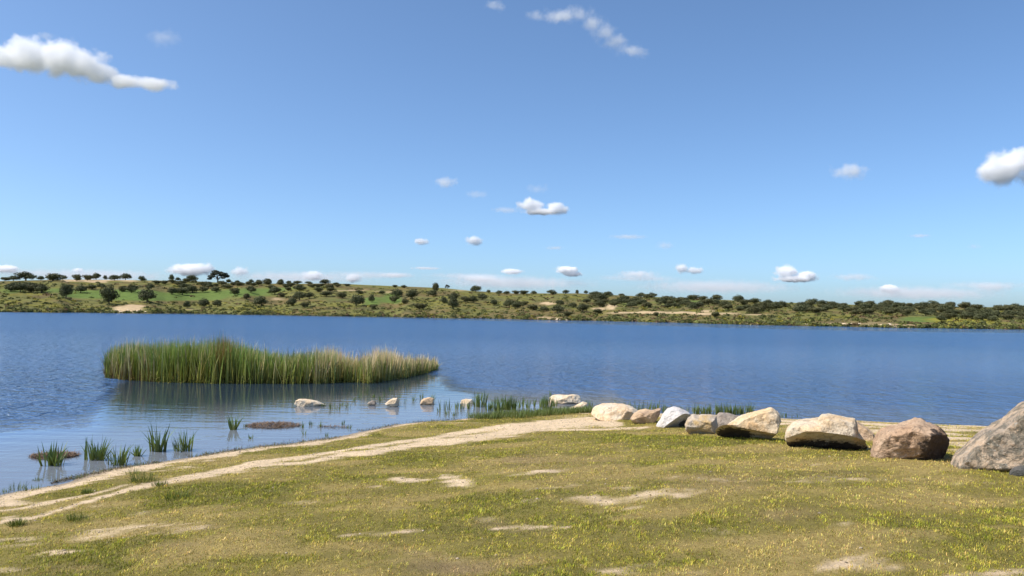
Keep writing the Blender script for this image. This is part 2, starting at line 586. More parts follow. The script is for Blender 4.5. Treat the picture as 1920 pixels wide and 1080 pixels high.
gx = axis(-13, 20, 0.11, 200)
gy = axis(3.0, 26, 0.11, 160)
gy = gy[gy < 33]
X, Y, Fq = grid_mesh(gx, gy)
S = shore_s(X, Y)
Z = zground(X, Y, S)
sand, dry, lush, brown, wet, med, fine = fields(X, Y, Z, S)
c = np.tile(np.array([[0.225, 0.185, 0.046]]), (len(X), 1))
c = mixc(c, (0.34, 0.245, 0.095), dry * 0.6)
c = mixc(c, (0.12, 0.125, 0.03), lush * 0.5)
c = mixc(c, (0.20, 0.135, 0.085), brown * 0.6)
c = c * (1 - 0.22 * (1 - sand) * (1 - dry * 0.6))[:, None]
c = mixc(c, (0.60, 0.455, 0.29), sand)
c = c * (0.85 + 0.3 * med[:, None])
ground = new_mesh('ground', np.stack([X, Y, Z], 1), Fq, mat_ground(), smooth=True, col={'tint': c, 'wet': wet})
tag(ground, kind='structure')

# ------------------------------------------------------------------ far bank
FS = [(0, 585.2), (240, 587), (480, 590.3), (720, 594.5), (960, 598.5), (1200, 603.5), (1440, 610), (1680, 614.5), (1920, 617.8)]
SK = [(0, 527), (120, 524), (240, 525), (360, 527), (430, 531), (560, 532), (620, 531), (680, 534), (730, 536), (830, 540), (880, 545),
      (960, 550), (1085, 550), (1210, 556), (1310, 560), (1440, 566), (1590, 571), (1690, 573), (1920, 577)]
FSx, FSy = np.array(FS).T
SKx, SKy = np.array(SK).T


def horizon(px):
    d1 = ray(0, 0); 
    # pixel row where the ray is level, for the given column
    return 540 + FPX * (F[2] + (px - 960) / FPX * CR[2]) / CU[2]


cols = np.concatenate([np.linspace(-3400, -60, 40), np.arange(-40, 1965, 5.0), np.linspace(1985, 5400, 40)])
hz = horizon(cols)
inc = np.clip(cols, 0, 1920)
sh_off = np.interp(inc, FSx, FSy) - horizon(inc)
sk_off = horizon(inc) - np.interp(inc, SKx, SKy)
sh_off = np.maximum(sh_off + (vnoise(cols / 35, cols * 0, seed=5) - 0.5) * 0.9, 5)
hdir = np.stack([ray(a, b) for a, b in zip(cols, hz)])      # level rays
hlen = np.hypot(hdir[:, 0], hdir[:, 1])
Ds = H * FPX / sh_off                                   # depth (not range) of the waterline
crest = Ds + np.interp(cols, [-500, 0, 480, 960, 1440, 1920, 2500], [260, 260, 270, 290, 230, 200, 200])
hc = sk_off / FPX * crest + H
tt = np.concatenate([[-0.25, -0.05], np.linspace(0, 1, 46)[1:] ** 1.25 * 1.0, [1.05, 1.15, 1.4, 2, 3, 5, 9, 16, 30]])
tt = np.insert(tt, 2, 0.0)


def hill_h(t, hcv):
    u = np.clip(t, 0, 1)
    base = hcv * (0.045 * np.minimum(u * 30, 1) + 0.955 * (1 - (1 - u) ** 1.55) * (0.55 + 0.45 * u))
    after = np.where(t > 1, -hcv * 0.35 * (1 - np.exp(-(t - 1) * 0.8)), 0)
    return np.where(t < 0, t * 16, base + after)


C_, T_ = np.meshgrid(np.arange(len(cols)), tt)
dep = Ds[C_] + T_ * (crest - Ds)[C_]
HX = hdir[C_, 0] * dep; HY = hdir[C_, 1] * dep
HZ = hill_h(T_, hc[C_])
HZ = HZ + sstep(0.01, 0.1, T_) * ((fbm(HX / 45, HY / 45, seed=8, oct=4) - 0.5) * 2.0 * (1 - sstep(0.7, 0.98, T_) * (T_ < 1.2)))
HV = np.stack([HX.ravel(), HY.ravel(), HZ.ravel()], 1)
nC = len(cols)
i = np.arange(len(tt) * nC).reshape(len(tt), nC)
HF = np.stack([i[:-1, :-1], i[:-1, 1:], i[1:, 1:], i[1:, :-1]], -1).reshape(-1, 4)
px, py, _ = project(HV[:, 0], HV[:, 1], HV[:, 2])
pxn = px + (fbm(HV[:, 0] / 14, HV[:, 1] / 14, seed=61, oct=3) - 0.5) * 26
pyn = py + (fbm(HV[:, 0] / 14, HV[:, 1] / 14, seed=62, oct=3) - 0.5) * 5
rel = (np.interp(px, FSx, FSy) - py) / np.maximum(np.interp(px, FSx, FSy) - np.interp(px, SKx, SKy), 5)   # 0 shore 1 crest
mot = fbm(HV[:, 0] / 9, HV[:, 1] / 9, seed=63, oct=4)
hcol = np.tile(np.array([[0.160, 0.155, 0.050]]), (len(HV), 1))
hcol = mixc(hcol, (0.19, 0.17, 0.03), sstep(0.5, 0.7, mot) * 0.8)
hcol = mixc(hcol, (0.16, 0.105, 0.055), sstep(0.45, 0.65, fbm(HV[:, 0] / 30, HV[:, 1] / 30, seed=64)) * 0.6)
hcol = mixc(hcol, (0.07, 0.075, 0.035), sstep(0.5, 0.68, fbm(HV[:, 0] / 6 + 9, HV[:, 1] / 6, seed=65)) * 0.6)
GREEN = [(170, 552, 60, 9, .9), (250, 553, 70, 12, 1), (330, 556, 110, 9, 1), (440, 550, 80, 8, .8), (480, 545, 60, 5, .8), (110, 545, 60, 6, .5),
         (20, 545, 30, 8, .5), (700, 564, 24, 9, .8), (735, 560, 20, 10, .8), (520, 541, 60, 4, .5), (1280, 566, 60, 4, .6), (1180, 570, 60, 5, .4),
         (1740, 599, 60, 6, .8), (1560, 583, 50, 4, .3), (640, 562, 80, 4, .4)]
YEL = [(1820, 603, 60, 6, .9), (1780, 600, 50, 5, .8), (25, 567, 25, 6, .5), (460, 577, 60, 6, .4), (640, 572, 60, 6, .4), (870, 575, 60, 6, .3), (1500, 605, 60, 5, .3), (1200, 598, 200, 4, .3)]
TAN = [(240, 579, 30, 5, 1), (255, 574, 18, 5, .8), (1235, 586.5, 95, 2.6, 1), (1330, 588, 60, 2.5, .8), (1145, 576, 12, 5, .9), (1120, 579, 14, 3, .7), (1025, 570, 14, 3, .8),
       (135, 526, 18, 2, .9), (175, 527, 40, 2, .8), (230, 526, 40, 2, .7), (300, 528, 25, 1.5, .8), (1420, 590, 30, 2, .6), (1330, 583, 20, 2, .6), (520, 561, 18, 3, .5), (860, 545, 40, 2, .4),
       (360, 580, 30, 3, .4), (640, 545, 60, 1.5, .5), (730, 547, 50, 1.5, .4), (1030, 596, 30, 3, .5), (1600, 606, 120, 5, .35), (1680, 610, 80, 3, .5)]
for L_, colr in ((GREEN, (0.115, 0.170, 0.042)), (YEL, (0.25, 0.225, 0.04)), (TAN, (0.50, 0.37, 0.22))):
    mk = np.zeros(len(HV))
    for cx, cy, rx, ry, a in L_:
        mk = np.maximum(mk, a * ell(pxn, pyn, cx, cy, rx, ry))
    hcol = mixc(hcol, colr, sstep(0.2, 0.6, mk) * 0.92)
shorehex = (1 - sstep(0.015, 0.05, rel)) * (rel > -1)
hcol = mixc(hcol, (0.08, 0.07, 0.05), shorehex * 0.5)
hills = new_mesh('hills', HV, HF, mat_hill(), smooth=True, col=hcol)
tag(hills, kind='structure')

# lookup: photo pixel on the far bank -> world point
hpx = px.reshape(HX.shape); hpy = py.reshape(HX.shape)


def bank(pxq, pyq):
    cix = np.argmin(np.abs(cols - pxq) + 0 * cols) if False else None
    # columns are nearly vertical in the photo; find by x at mid height
    j = int(np.clip(np.searchsorted(hpx[20], pxq), 1, nC - 1))
    f = float(np.clip((pxq - hpx[20][j - 1]) / (hpx[20][j] - hpx[20][j - 1] + 1e-9), 0, 1))
    colpy = hpy[:, j - 1] * (1 - f) + hpy[:, j] * f
    kk = 48
    for r in range(3, 49):
        if colpy[r] <= pyq:
            kk = r; break
    a = np.clip((colpy[kk - 1] - pyq) / (colpy[kk - 1] - colpy[kk] + 1e-9), 0, 1)
    g = lambda A: ((A[kk - 1, j - 1] * (1 - f) + A[kk - 1, j] * f) * (1 - a) + (A[kk, j - 1] * (1 - f) + A[kk, j] * f) * a)
    return Vector((g(HX), g(HY), g(HZ)))


# ------------------------------------------------------------------ water
wx_ = axis(-24, 24, 0.3, 5000, 1.18)
wy_ = np.concatenate([[-400, -150, -60, -20, 0], np.arange(3, 44, 0.3), 44 * 1.03 ** np.arange(0, 90), [700, 800, 1000]])
wy_ = np.unique(np.round(wy_, 3))
X, Y, Fq = grid_mesh(wx_, wy_)
px, py, dp = project(X, Y, X * 0)
ok = dp > 3
nz = (fbm(X / 3, Y / 3, seed=71, oct=3) - 0.5)
bound = np.interp(px, [-100, 0, 160, 200, 240, 500, 800, 840, 900, 1000, 1100, 1200, 1260], [800, 795, 788, 735, 702, 700, 690, 712, 735, 745, 757, 790, 860])
calm = sstep(-12, 16, py - bound + nz * 30) * (ok & (Y < 45) & (px < 1300))
# ripples return a little in front of the reeds
sh_y = np.interp(px, FSx, FSy)
bw = np.interp(px, [0, 500, 900, 1100, 1920], [1.5, 2.0, 4.5, 8, 9.5])
farcalm = (1 - sstep(0.55, 1.1, (py - sh_y) / bw + nz * 0.4)) * (dp > 100)
calm = np.maximum(calm * 0.985, farcalm * 0.72)
light = 0.42 * sstep(640, 780, py) * sstep(850, 1200, px) * (dp > 3)
calm = np.maximum(calm, light)
sw = shore_s(X, Y)
shallow = np.where(X < 4, sstep(-9.0, -2.0, sw + nz), 0.35 * sstep(-6.0, -1.0, sw + nz)) * (sw < 3)
reed_refl_tint = sstep(-8, 12, py - bound + nz * 20) * (ok & (Y < 45) & (px < 1000)) * (px > 195) * 0.85  # mask for the dark reed reflection painted into the calm water's colour
water = new_mesh('water', np.stack([X, Y, X * 0], 1), Fq, mat_water(), smooth=True, col={'calm': calm, 'shallow': shallow, 'reed_refl_tint': reed_refl_tint, 'far': 0.11 + 0.10 * sstep(25, 110, Y)})
tag(water, kind='structure')


# ------------------------------------------------------------------ blades
def blades(P, heading, lean, length, width, bend, tint0, tint1, seg=2, twist=None, cexp=1.0):
    """ribbons that taper to a tip; arrays over blades. returns V, faces, colours"""
    n = len(P)
    heading = np.asarray(heading); lean = np.asarray(lean)
    side_a = heading + (np.pi / 2 if twist is None else twist)
    side = np.stack([np.cos(side_a), np.sin(side_a), np.zeros(n)], 1)
    out = np.stack([np.cos(heading), np.sin(heading), np.zeros(n)], 1)
    V, Cc = [], []
    pos = P.copy()
    ang = lean.copy()
    for k in range(seg + 1):
        t = k / seg
        wk = width * (1 - t ** 1.6) * (0.55 + 0.9 * min(t * 2, 1) * 0.5) * 0.5
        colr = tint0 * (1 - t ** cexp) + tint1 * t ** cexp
        if k < seg:
            V += [pos - side * wk[:, None], pos + side * wk[:, None]]
            Cc += [colr, colr]
        else:
            V += [pos]; Cc += [colr]
        step = length / seg
        pos = pos + (out * np.sin(ang)[:, None] + np.array([0, 0, 1.0]) * np.cos(ang)[:, None]) * step[:, None]
        ang = ang + bend / seg
    V = np.stack(V, 1).reshape(-1, 3)
    Cc = np.stack(Cc, 1).reshape(-1, 3)
    m = 2 * seg + 1
    b = (np.arange(n) * m)[:, None]
    quads = [b + np.array([[2 * k, 2 * k + 1, 2 * k + 3, 2 * k + 2]]) for k in range(seg - 1)]
    tri = b + np.array([[2 * seg - 2, 2 * seg - 1, 2 * seg]])
    return V, ([np.concatenate(quads)] if quads else []) + [tri], Cc


def jit(n, s=0.15):
    return 1 + rng.normal(0, s, (n, 1)) * np.array([[1, 1, 1]]) + rng.normal(0, s * 0.35, (n, 3))


# the lawn
def lawn():
    n = 2000000
    u = rng.random(n)
    d0, d1 = 3.3, 25.0
    d = (d0 ** 0.5 + u * (d1 ** 0.5 - d0 ** 0.5)) ** 2
    x = (rng.random(n) * 2 - 1) * (0.74 * d + 3.2)
    y = d
    s = shore_s(x, y)
    k = s > 0.15
    x, y, s, d = x[k], y[k], s[k], d[k]
    z = zground(x, y, s)
    sand, dry, lush, brown, wet, med, fine = fields(x, y, z, s)
    dens = (1 - sand * 0.93) * (0.50 + 0.5 * lush + 0.2 * (1 - dry)) * (1 - 0.5 * brown)
    dens *= sstep(0.15, 1.2, s + med) * (0.65 + 0.45 * sstep(0.36, 0.60, fbm(x * 9, y * 6, seed=47, oct=2)))
    k = rng.random(len(x)) < dens
    x, y, z, s, d, sand, dry, lush, brown, med, fine = [a[k] for a in (x, y, z, s, d, sand, dry, lush, brown, med, fine)]
    n = len(x)
    cell = _hash(np.floor(x * 26 + 0.6 * vnoise(y * 9, x * 9)).astype(np.int64), np.floor(y * 13).astype(np.int64), np.zeros(n, np.int64), 5)
    hue = 0.65 * cell + 0.35 * rng.random(n)
    hue = np.argsort(np.argsort(hue)) / n
    bri = 0.72 + 0.56 * _hash(np.floor(x * 22).astype(np.int64), np.floor(y * 11).astype(np.int64), np.zeros(n, np.int64), 9)
    g = np.tile([[0.410, 0.360, 0.048]], (n, 1))
    g = mixc(g, (0.190, 0.220, 0.024), np.clip(lush * 0.38 + (hue < 0.22) * 0.5, 0, 1))
    g = mixc(g, (0.58, 0.42, 0.16), np.clip(dry * 0.45 + (hue > 0.76) * 0.55 - lush * 0.3, 0, 1))
    g = mixc(g, (0.25, 0.17, 0.11), brown * 0.55)
    g = g * np.clip(jit(n, 0.24), 0.3, 2.0)
    tall = 0.6 * sstep(0.62, 0.8, fbm(x * 1.8, y * 1.8, seed=44, oct=2)) * lush
    clump = sstep(0.36, 0.66, fbm(x * 6, y * 4.5, seed=45, oct=3, gain=0.7))
    L = (0.016 + 0.030 * rng.random(n)) * (0.6 + 0.30 * lush + 0.5 * tall + 0.45 * clump)
    cl2 = sstep(0.30, 0.70, fbm(x * 19, y * 9, seed=46, oct=2, gain=0.7))
    g = g * (0.80 + 0.32 * clump)[:, None] * (0.74 + 0.45 * cl2)[:, None] * bri[:, None]
    L = L * (0.75 + 0.5 * cl2)
    Wd = (0.0038 + 0.0028 * rng.random(n)) * (d / 5.0) ** 0.62
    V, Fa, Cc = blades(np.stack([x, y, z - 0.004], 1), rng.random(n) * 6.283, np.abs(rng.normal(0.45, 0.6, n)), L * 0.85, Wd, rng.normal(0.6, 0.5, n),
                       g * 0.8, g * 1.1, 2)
    print('lawn blades', n)
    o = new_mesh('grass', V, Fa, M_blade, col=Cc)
    tag(o, 'short patchy olive and straw grass of the lakeside meadow', 'grass', kind='stuff')


lawn()

# ------------------------------------------------------------------ reed bed
def reed_bed():
    front = np.array([(198, 708), (230, 712), (290, 716), (400, 719), (600, 719), (660, 716), (690, 719), (760, 708), (800, 699), (821, 692)], float)
    top = np.array([(196, 668), (205, 650), (230, 645), (262, 642), (300, 643), (330, 640), (370, 640), (400, 638), (415, 630), (432, 637), (450, 645), (470, 650), (480, 655),
                    (520, 660), (560, 662), (590, 658), (605, 653), (640, 664), (665, 668), (690, 662), (712, 653), (735, 660), (760, 667), (800, 670), (818, 674), (822, 682)], float)
    n = 17000
    pxs = 197 + rng.random(n) * 624
    fy = np.interp(pxs, front[:, 0], front[:, 1])
    endf = np.minimum(sstep(190, 240, pxs) * 0.8 + 0.2, 1 - 0.75 * sstep(770, 822, pxs))
    fr = np.array([on_plane(a, b) for a, b in zip(pxs, fy + rng.normal(0, 0.8, n))])
    dd = rng.random(n) ** 1.1 * 4.2 * endf
    P = fr + (fr - CAM * [1, 1, 0]) / np.linalg.norm(fr, axis=1)[:, None] * dd[:, None]
    P[:, 2] = -0.05
    ty = np.interp(pxs, top[:, 0], top[:, 1]) + 7 * (vnoise(pxs / 7, pxs * 0, seed=80) - 0.4)
    hm = np.zeros(n)
    for q in range(n):
        rr = ray(pxs[q], ty[q])
        hm[q] = H + rr[2] * (P[q, 1] / rr[1])
    hm = np.clip(hm * 1.13, 0.4, 2.6)
    tuftn = vnoise(pxs / 5.0, P[:, 1] * 2.5, seed=88)
    L = hm * (1.06 - 0.30 * rng.random(n) ** 1.6 - 0.22 * (rng.random(n) < 0.2) - 0.16 * tuftn)
    L = np.where(rng.random(n) < 0.05, L + 0.05 + 0.28 * rng.random(n), L)
    # colour by zone along the bed
    straw = np.interp(pxs, [197, 250, 330, 400, 440, 480, 585, 600, 640, 662, 690, 800, 821], [.1, .30, .10, .12, .06, .22, .12, .65, .55, .35, .75, .75, .35])
    straw = straw + (vnoise(pxs / 12, P[:, 1] * 1.5, seed=81) - 0.5) * 0.5
    isst = rng.random(n) < straw
    green0 = np.array([[0.25, 0.25, 0.055]]); green1 = np.array([[0.165, 0.250, 0.065]])
    deep = vnoise(pxs / 22, P[:, 1], seed=82)[:, None]
    t1 = green1 * (0.65 + 0.8 * (1 - deep)) + np.array([[0.04, 0.025, 0]]) * deep
    t0 = np.repeat(green0, n, 0) * (0.8 + 0.5 * rng.random((n, 1)))
    st1 = np.array([[0.80, 0.61, 0.39]]); st0 = np.array([[0.24, 0.25, 0.07]])
    t1 = np.where(isst[:, None], st1, t1)
    t0 = np.where(isst[:, None], st0, t0)
    red = (np.abs(pxs - 417) < 14) & (rng.random(n) < 0.5)
    t1 = np.where(red[:, None], np.array([[0.26, 0.13, 0.06]]), t1)
    # straw at back reaches a bit higher
    L = np.where(isst, L * 1.0, L * np.interp(pxs, [590, 660], [1, 0.86]))
    dk = (pxs < 285) & (rng.random(n) < 0.4)
    t0 = np.where(dk[:, None], np.array([[0.16, 0.10, 0.05]]), t0)
    J = np.clip(jit(n, 0.2), 0.4, 1.8)
    lean = np.abs(rng.normal(0.03, 0.14, n))
    L = np.where(isst & (rng.random(n) < 0.10), np.minimum(hm * 1.0 + 0.10 + 0.16 * rng.random(n), 2.4), L)
    V, Fa, Cc = blades(P, rng.random(n) * 6.283, lean, L, np.full(n, 0.046) * (0.6 + 0.6 * rng.random(n)), rng.normal(0.12, 0.26, n), t0 * J, t1 * J, 5, cexp=1.5)
    # bent and fallen blades along the front edge
    m = 3000
    qx = 197 + rng.random(m) * 624
    fy = np.interp(qx, front[:, 0], front[:, 1])
    P2 = np.array([on_plane(a, b) for a, b in zip(qx, fy - rng.random(m) * 3)]); P2[:, 2] = 0
    ly = np.where(rng.random(m) < 0.5, 0.55, 0.25)[:, None]
    c0 = np.array([[0.30, 0.26, 0.08]]) * (0.6 + rng.random((m, 1)) * 0.8)
    c0 = np.where((qx < 300)[:, None], c0 * np.array([[0.75, 0.6, 0.7]]), c0)
    V2, F2, C2 = blades(P2, rng.random(m) * 6.283, np.abs(rng.normal(0.5, 0.4, m)), 0.25 + 0.5 * rng.random(m), np.full(m, 0.035), rng.normal(0.9, 0.8, m), c0 * 0.8, c0 * 1.2, 4)
    off = len(V)
    V = np.concatenate([V, V2]); Cc = np.concatenate([Cc, C2])
    Fa = Fa + [f + off for f in F2]
    # stray flowering heads and long dry stems above the bed
    o = new_mesh('reed_bed', V, Fa, M_reed, col=Cc)
    tag(o, 'dense bed of green and straw coloured reeds growing out of the lake', 'reeds', kind='stuff')
    return front


reed_bed()


# ------------------------------------------------------------------ plants in the shallows
def plant(name, base, n, length, width, spread, c0, c1, label, cat, group=None, seed=0, lean=0.35, bend=0.5, seg=4):
    r = np.random.default_rng(seed)
    P = np.zeros((n, 3))
    a = r.random(n) * 6.283
    rr = spread * np.sqrt(r.random(n))
    P[:, 0] = np.cos(a) * rr; P[:, 1] = np.sin(a) * rr
    if name == 'water_dock' and n > 30:
        sub = r.integers(0, 3, n)
        P[:, 0] += np.array([-0.8, 0.1, 0.9])[sub] * spread * r.uniform(0.6, 1.1)
        length = length * np.array([r.uniform(0.6, 1.0), r.uniform(0.9, 1.1), r.uniform(0.55, 1.05)])[sub]
        width = width * r.uniform(0.5, 1.3, n)
    P[:, 2] = -0.03
    J = np.clip(1 + r.normal(0, 0.22, (n, 1)), 0.5, 1.6)
    V, Fa, Cc = blades(P, a + r.normal(0, 0.5, n), np.abs(r.normal(lean * 0.6, lean * 0.7, n)), length * (0.55 + 0.5 * r.random(n)), width * (0.7 + 0.6 * r.random(n)),
                       r.normal(bend * 0.4, bend * 0.6, n), np.array([c0]) * J, np.array([c1]) * J, seg, twist=np.pi / 2 + r.normal(0, 0.9, n))
    o = new_mesh(name, V, Fa, M_plant, col=Cc, loc=base)
    return tag(o, label, cat, group)


G0, G1 = (0.20, 0.21, 0.05), (0.10, 0.18, 0.055)
wp = on_plane
big = [  # px, base py, px height, px width, blades
    (97, 872, 38, 46, 46, 'spiky green dock plant beside the leftmost debris mat, its reflection below'),
    (181, 862, 40, 42, 50, 'upright broad green dock plant close to the shore, second big clump from the left'),
    (221, 872, 36, 36, 34, 'leaning green dock plant right of the broad upright clump near the shore'),
    (257, 855, 18, 20, 20, 'small round green shoot cluster between the leaning plant and the tall plant'),
    (296, 846, 46, 30, 50, 'tallest slim green plant standing in the still shallows on the left'),
    (343, 845, 38, 36, 44, 'green plant with one drooping leaf bunch on its left, near the sandy edge'),
    (438, 806, 26, 18, 24, 'lone slim green plant left of the brown debris mat'),
]
for k, (a, b, hp, wpx, nb, lab) in enumerate(big):
    p = wp(a, b)
    d = p[1]
    plant('water_dock', tuple(p), int(nb * 1.2), hp * d / FPX * 1.42, 0.042, wpx * d / FPX * 0.27, G0, G1, lab, 'water plant', seed=100 + k, lean=0.20 + wpx / hp * 0.14, bend=0.55)
    if k == 5:
        pass
small = [(250, 898, 20, 24), (32, 918, 22, 30), (10, 924, 14, 26), (60, 921, 16, 30), (148, 897, 12, 14), (385, 852, 10, 8), (70, 900, 8, 20)]
mids = [(622, 768, 18, 14), (634, 768, 14, 12), (652, 764, 16, 12), (640, 760, 10, 10), (566, 802, 16, 8), (583, 797, 12, 8), (600, 800, 18, 8), (572, 815, 14, 10),
        (684, 740, 18, 14), (700, 745, 10, 6), (714, 752, 14, 8), (732, 733, 14, 9), (745, 750, 20, 14), (612, 818, 12, 8), (470, 822, 12, 8), (460, 800, 10, 7), (655, 803, 12, 6), (643, 797, 16, 7), (760, 757, 16, 8), (775, 752, 18, 7), (810, 750, 18, 10),
        (822, 772, 14, 7), (838, 777, 12, 8), (852, 779, 12, 10), (664, 752, 12, 7), (676, 745, 12, 8), (606, 762, 12, 8), (790, 748, 16, 7), (722, 742, 12, 6)]
mid_l, small_l, row_l, row2_l = {}, [], [], []
for k, (a, b, hp, ww) in enumerate(mids):
    p = wp(a, b); d = p[1]
    g = 'around the round pale rocks' if a > 670 else ('beside the flat pale slab' if b < 780 else 'beside the brown debris mat')
    mid_l.setdefault(g, []).append((a, p)); pl = plant('water_shoots', tuple(p), 12, hp * d / FPX, 0.020, ww * d / FPX * 0.45, G0, G1, 'thin green shoots in still water ' + g, 'water plant', 'thin shoots ' + g, seed=200 + k, lean=0.22, bend=0.25)
    mid_l[g][-1] = (a, pl)
for g, lst in mid_l.items():
    number_from_left(lst, 'thin green shoots ' + g)
for k, (a, b, hp, ww) in enumerate(small):
    p = wp(a, b); p[2] = max(0, float(zground(np.array([p[0]]), np.array([p[1]]))[0])); d = p[1]
    pl = plant('shore_weed', tuple(p), 90 if a == 70 else 40, hp * d / FPX, 0.010, ww * d / FPX * 0.45, G0, (0.10, 0.15, 0.03), 'low green weed rooted along the left water edge', 'weed', 'weeds along the left water edge', seed=230 + k, lean=0.5)
    small_l.append((a, pl))
number_from_left(small_l, 'low green weed rooted along the left water edge')

# row around the pale rocks and behind the boulders
row = []
for a in np.arange(826, 850, 8): row.append((a, 768, 28, 5, 5))
for a in (857, 866, 880): row.append((a, 766, 22, 9, 14))
for a in (892, 900, 908): row.append((a, 765, 36, 10, 26))
for a in (916, 924): row.append((a, 768, 26, 10, 20))
for a in (930, 938, 946, 954, 962): row.append((a, 769, 34, 11, 40))
for a in (972, 980, 990, 1002, 1014): row.append((a, 764, 24, 7, 12))
for a in (1019, 1026, 1031): row.append((a, 768, 34, 8, 26))
row += [(1033, 742, 14, 4, 5), (1040, 762, 22, 10, 16), (1102, 764, 20, 6, 16), (1108, 768, 20, 6, 12)]
lab_row = 'upright green shoots standing in the water between the pale rocks'
for k, (a, b, hp, ww, nb) in enumerate(row):
    p = wp(a, b + rng.normal(0, 1.2)); d = p[1]
    pl = plant('water_shoots', tuple(p), nb, hp * d / FPX * 0.92, 0.028, ww * d / FPX * 0.5, G0, G1, lab_row, 'water plant', 'shoots between the pale rocks', seed=300 + k, lean=0.14, bend=0.2)
    row_l.append((a, pl))
number_from_left(row_l, 'upright green shoots between the pale rocks')
row2 = [(a + rng.normal(0, 1.5), 773 + (a - 1150) * 0.012, 20 + rng.random() * 10, 7, 10) for a in list(np.arange(1145, 1245, 8.0))]
row2 += [(a, 772, 18, 4, 4) for a in (1247, 1262, 1270, 1278, 1290)]
row2 += [(a + rng.normal(0, 1.5), 777, 20 + rng.random() * 9, 8, 16) for a in np.arange(1303, 1408, 6.5)]
row2 += [(1430, 778, 10, 4, 4), (1467, 783, 16, 4, 3), (1474, 783, 12, 3, 3), (1484, 783, 10, 3, 3), (1497, 783, 16, 4, 3)]
for k, (a, b, hp, ww, nb) in enumerate(row2):
    p = wp(a, b); d = p[1]
    pl = plant('water_shoots', tuple(p), nb, hp * d / FPX, 0.030, ww * d / FPX * 0.5, G0, G1, 'upright green shoots in the lake just behind the line of boulders', 'water plant', 'shoots behind the boulders', seed=400 + k, lean=0.14, bend=0.2)
    row2_l.append((a, pl))
number_from_left(row2_l, 'upright green shoots behind the boulder line')

# green sedge strip on the bank in front of the shoots
def sedge():
    n = 6500
    a = 868 + rng.random(n) * 245
    up = np.interp(a, [868, 900, 970, 1057, 1113], [786, 780, 776, 772, 772])
    lo = np.interp(a, [868, 900, 970, 1057, 1113], [787, 790, 792, 785, 777])
    b = up + (lo - up) * rng.random(n)
    P = np.array([wp(x, y) for x, y in zip(a, b)])
    P[:, 2] = zground(P[:, 0], P[:, 1])
    P = P[(P[:, 2] > -0.10) & (rng.random(n) < sstep(866, 925, a) * (0.35 + 0.65 * (vnoise(P[:, 0] * 3, P[:, 1] * 3, seed=19) > 0.4)))]
    n = len(P)
    J = np.clip(jit(n, 0.2), 0.5, 1.7)
    V, Fa, Cc = blades(P, rng.random(n) * 6.283, np.abs(rng.normal(0.1, 0.3, n)), 0.10 + 0.14 * rng.random(n), np.full(n, 0.014), rng.normal(0.3, 0.4, n), np.array([[0.12, 0.14, 0.03]]) * J, np.array([[0.16, 0.21, 0.05]]) * J, 3)
    o = new_mesh('sedge', V, Fa, M_plant, col=Cc)
    tag(o, 'fresh green sedge strip on the bank before the water shoots', 'grass', kind='stuff')


sedge()

# tufts on the lawn
tufts = [(268, 903, 26, 44, 'largest green tuft on the sandy margin'), (32, 985, 22, 22, 'dark green tuft at the left edge of the track'),
         (163, 925, 14, 18, 'small green tuft in the sandy margin above the track'), (145, 975, 20, 34, 'olive tuft on the left side of the track'),
         (335, 935, 20, 50, 'tall olive tuft at the lower edge of the track'), (300, 910, 16, 30, 'yellow green tuft right of the largest tuft')]
for k, (a, b, hp, ww, lab) in enumerate(tufts):
    p = ground_hit(a, b); d = p[1]
    p[2] = float(zground(np.array([p[0]]), np.array([p[1]]))[0])
    plant('grass_tuft', tuple(p), 150, hp * d / FPX, 0.009, ww * d / FPX * 0.45, (0.10, 0.12, 0.02), (0.13, 0.17, 0.035), lab, 'grass tuft', seed=500 + k, lean=0.5, seg=3)


# ------------------------------------------------------------------ debris mats in the water
def mat_debris():
    m = N('plant_debris')
    m.principled(m.attr('tint'), 0.9, spec=0.1)
    return m.m


M_debris = mat_debris()


def debris(cx, cy, wpx, hpx_, label, n=1500, seed=1):
    r = np.random.default_rng(seed)
    c0 = wp(cx, cy)
    d = c0[1]
    rx = wpx / 2 * d / FPX
    ry = hpx_ / 2 * d * d / (H * FPX)
    a = r.random(n) * 6.283
    q = np.sqrt(r.random(n))
    P = np.stack([np.cos(a) * q * rx, np.sin(a) * q * ry, 0.004 + 0.05 * (1 - q) * r.random(n)], 1)
    col = np.array([[0.17, 0.115, 0.075]]) * np.clip(1 + r.normal(0, 0.35, (n, 1)), 0.3, 2)
    V, Fa, Cc = blades(P, r.random(n) * 6.283, 1.35 + r.normal(0, 0.15, n), 0.06 + 0.12 * r.random(n), np.full(n, 0.016), r.normal(0.1, 0.3, n), col, col, 3)
    V[:, 2] = np.maximum(V[:, 2], 0.002)
    o = new_mesh('debris_mat', V, Fa, M_debris, col=Cc, loc=tuple(c0))
    return tag(o, label, 'debris')


debris(513, 798, 100, 12, 'larger brown mat of dead plant debris floating before the reed bed', 1800, 1)
debris(102, 855, 84, 13, 'smaller brown debris mat floating behind the leftmost green plant', 1400, 2)
debris(625, 801, 60, 2.5, 'thin line of brown twigs floating right of the larger debris mat', 160, 3)


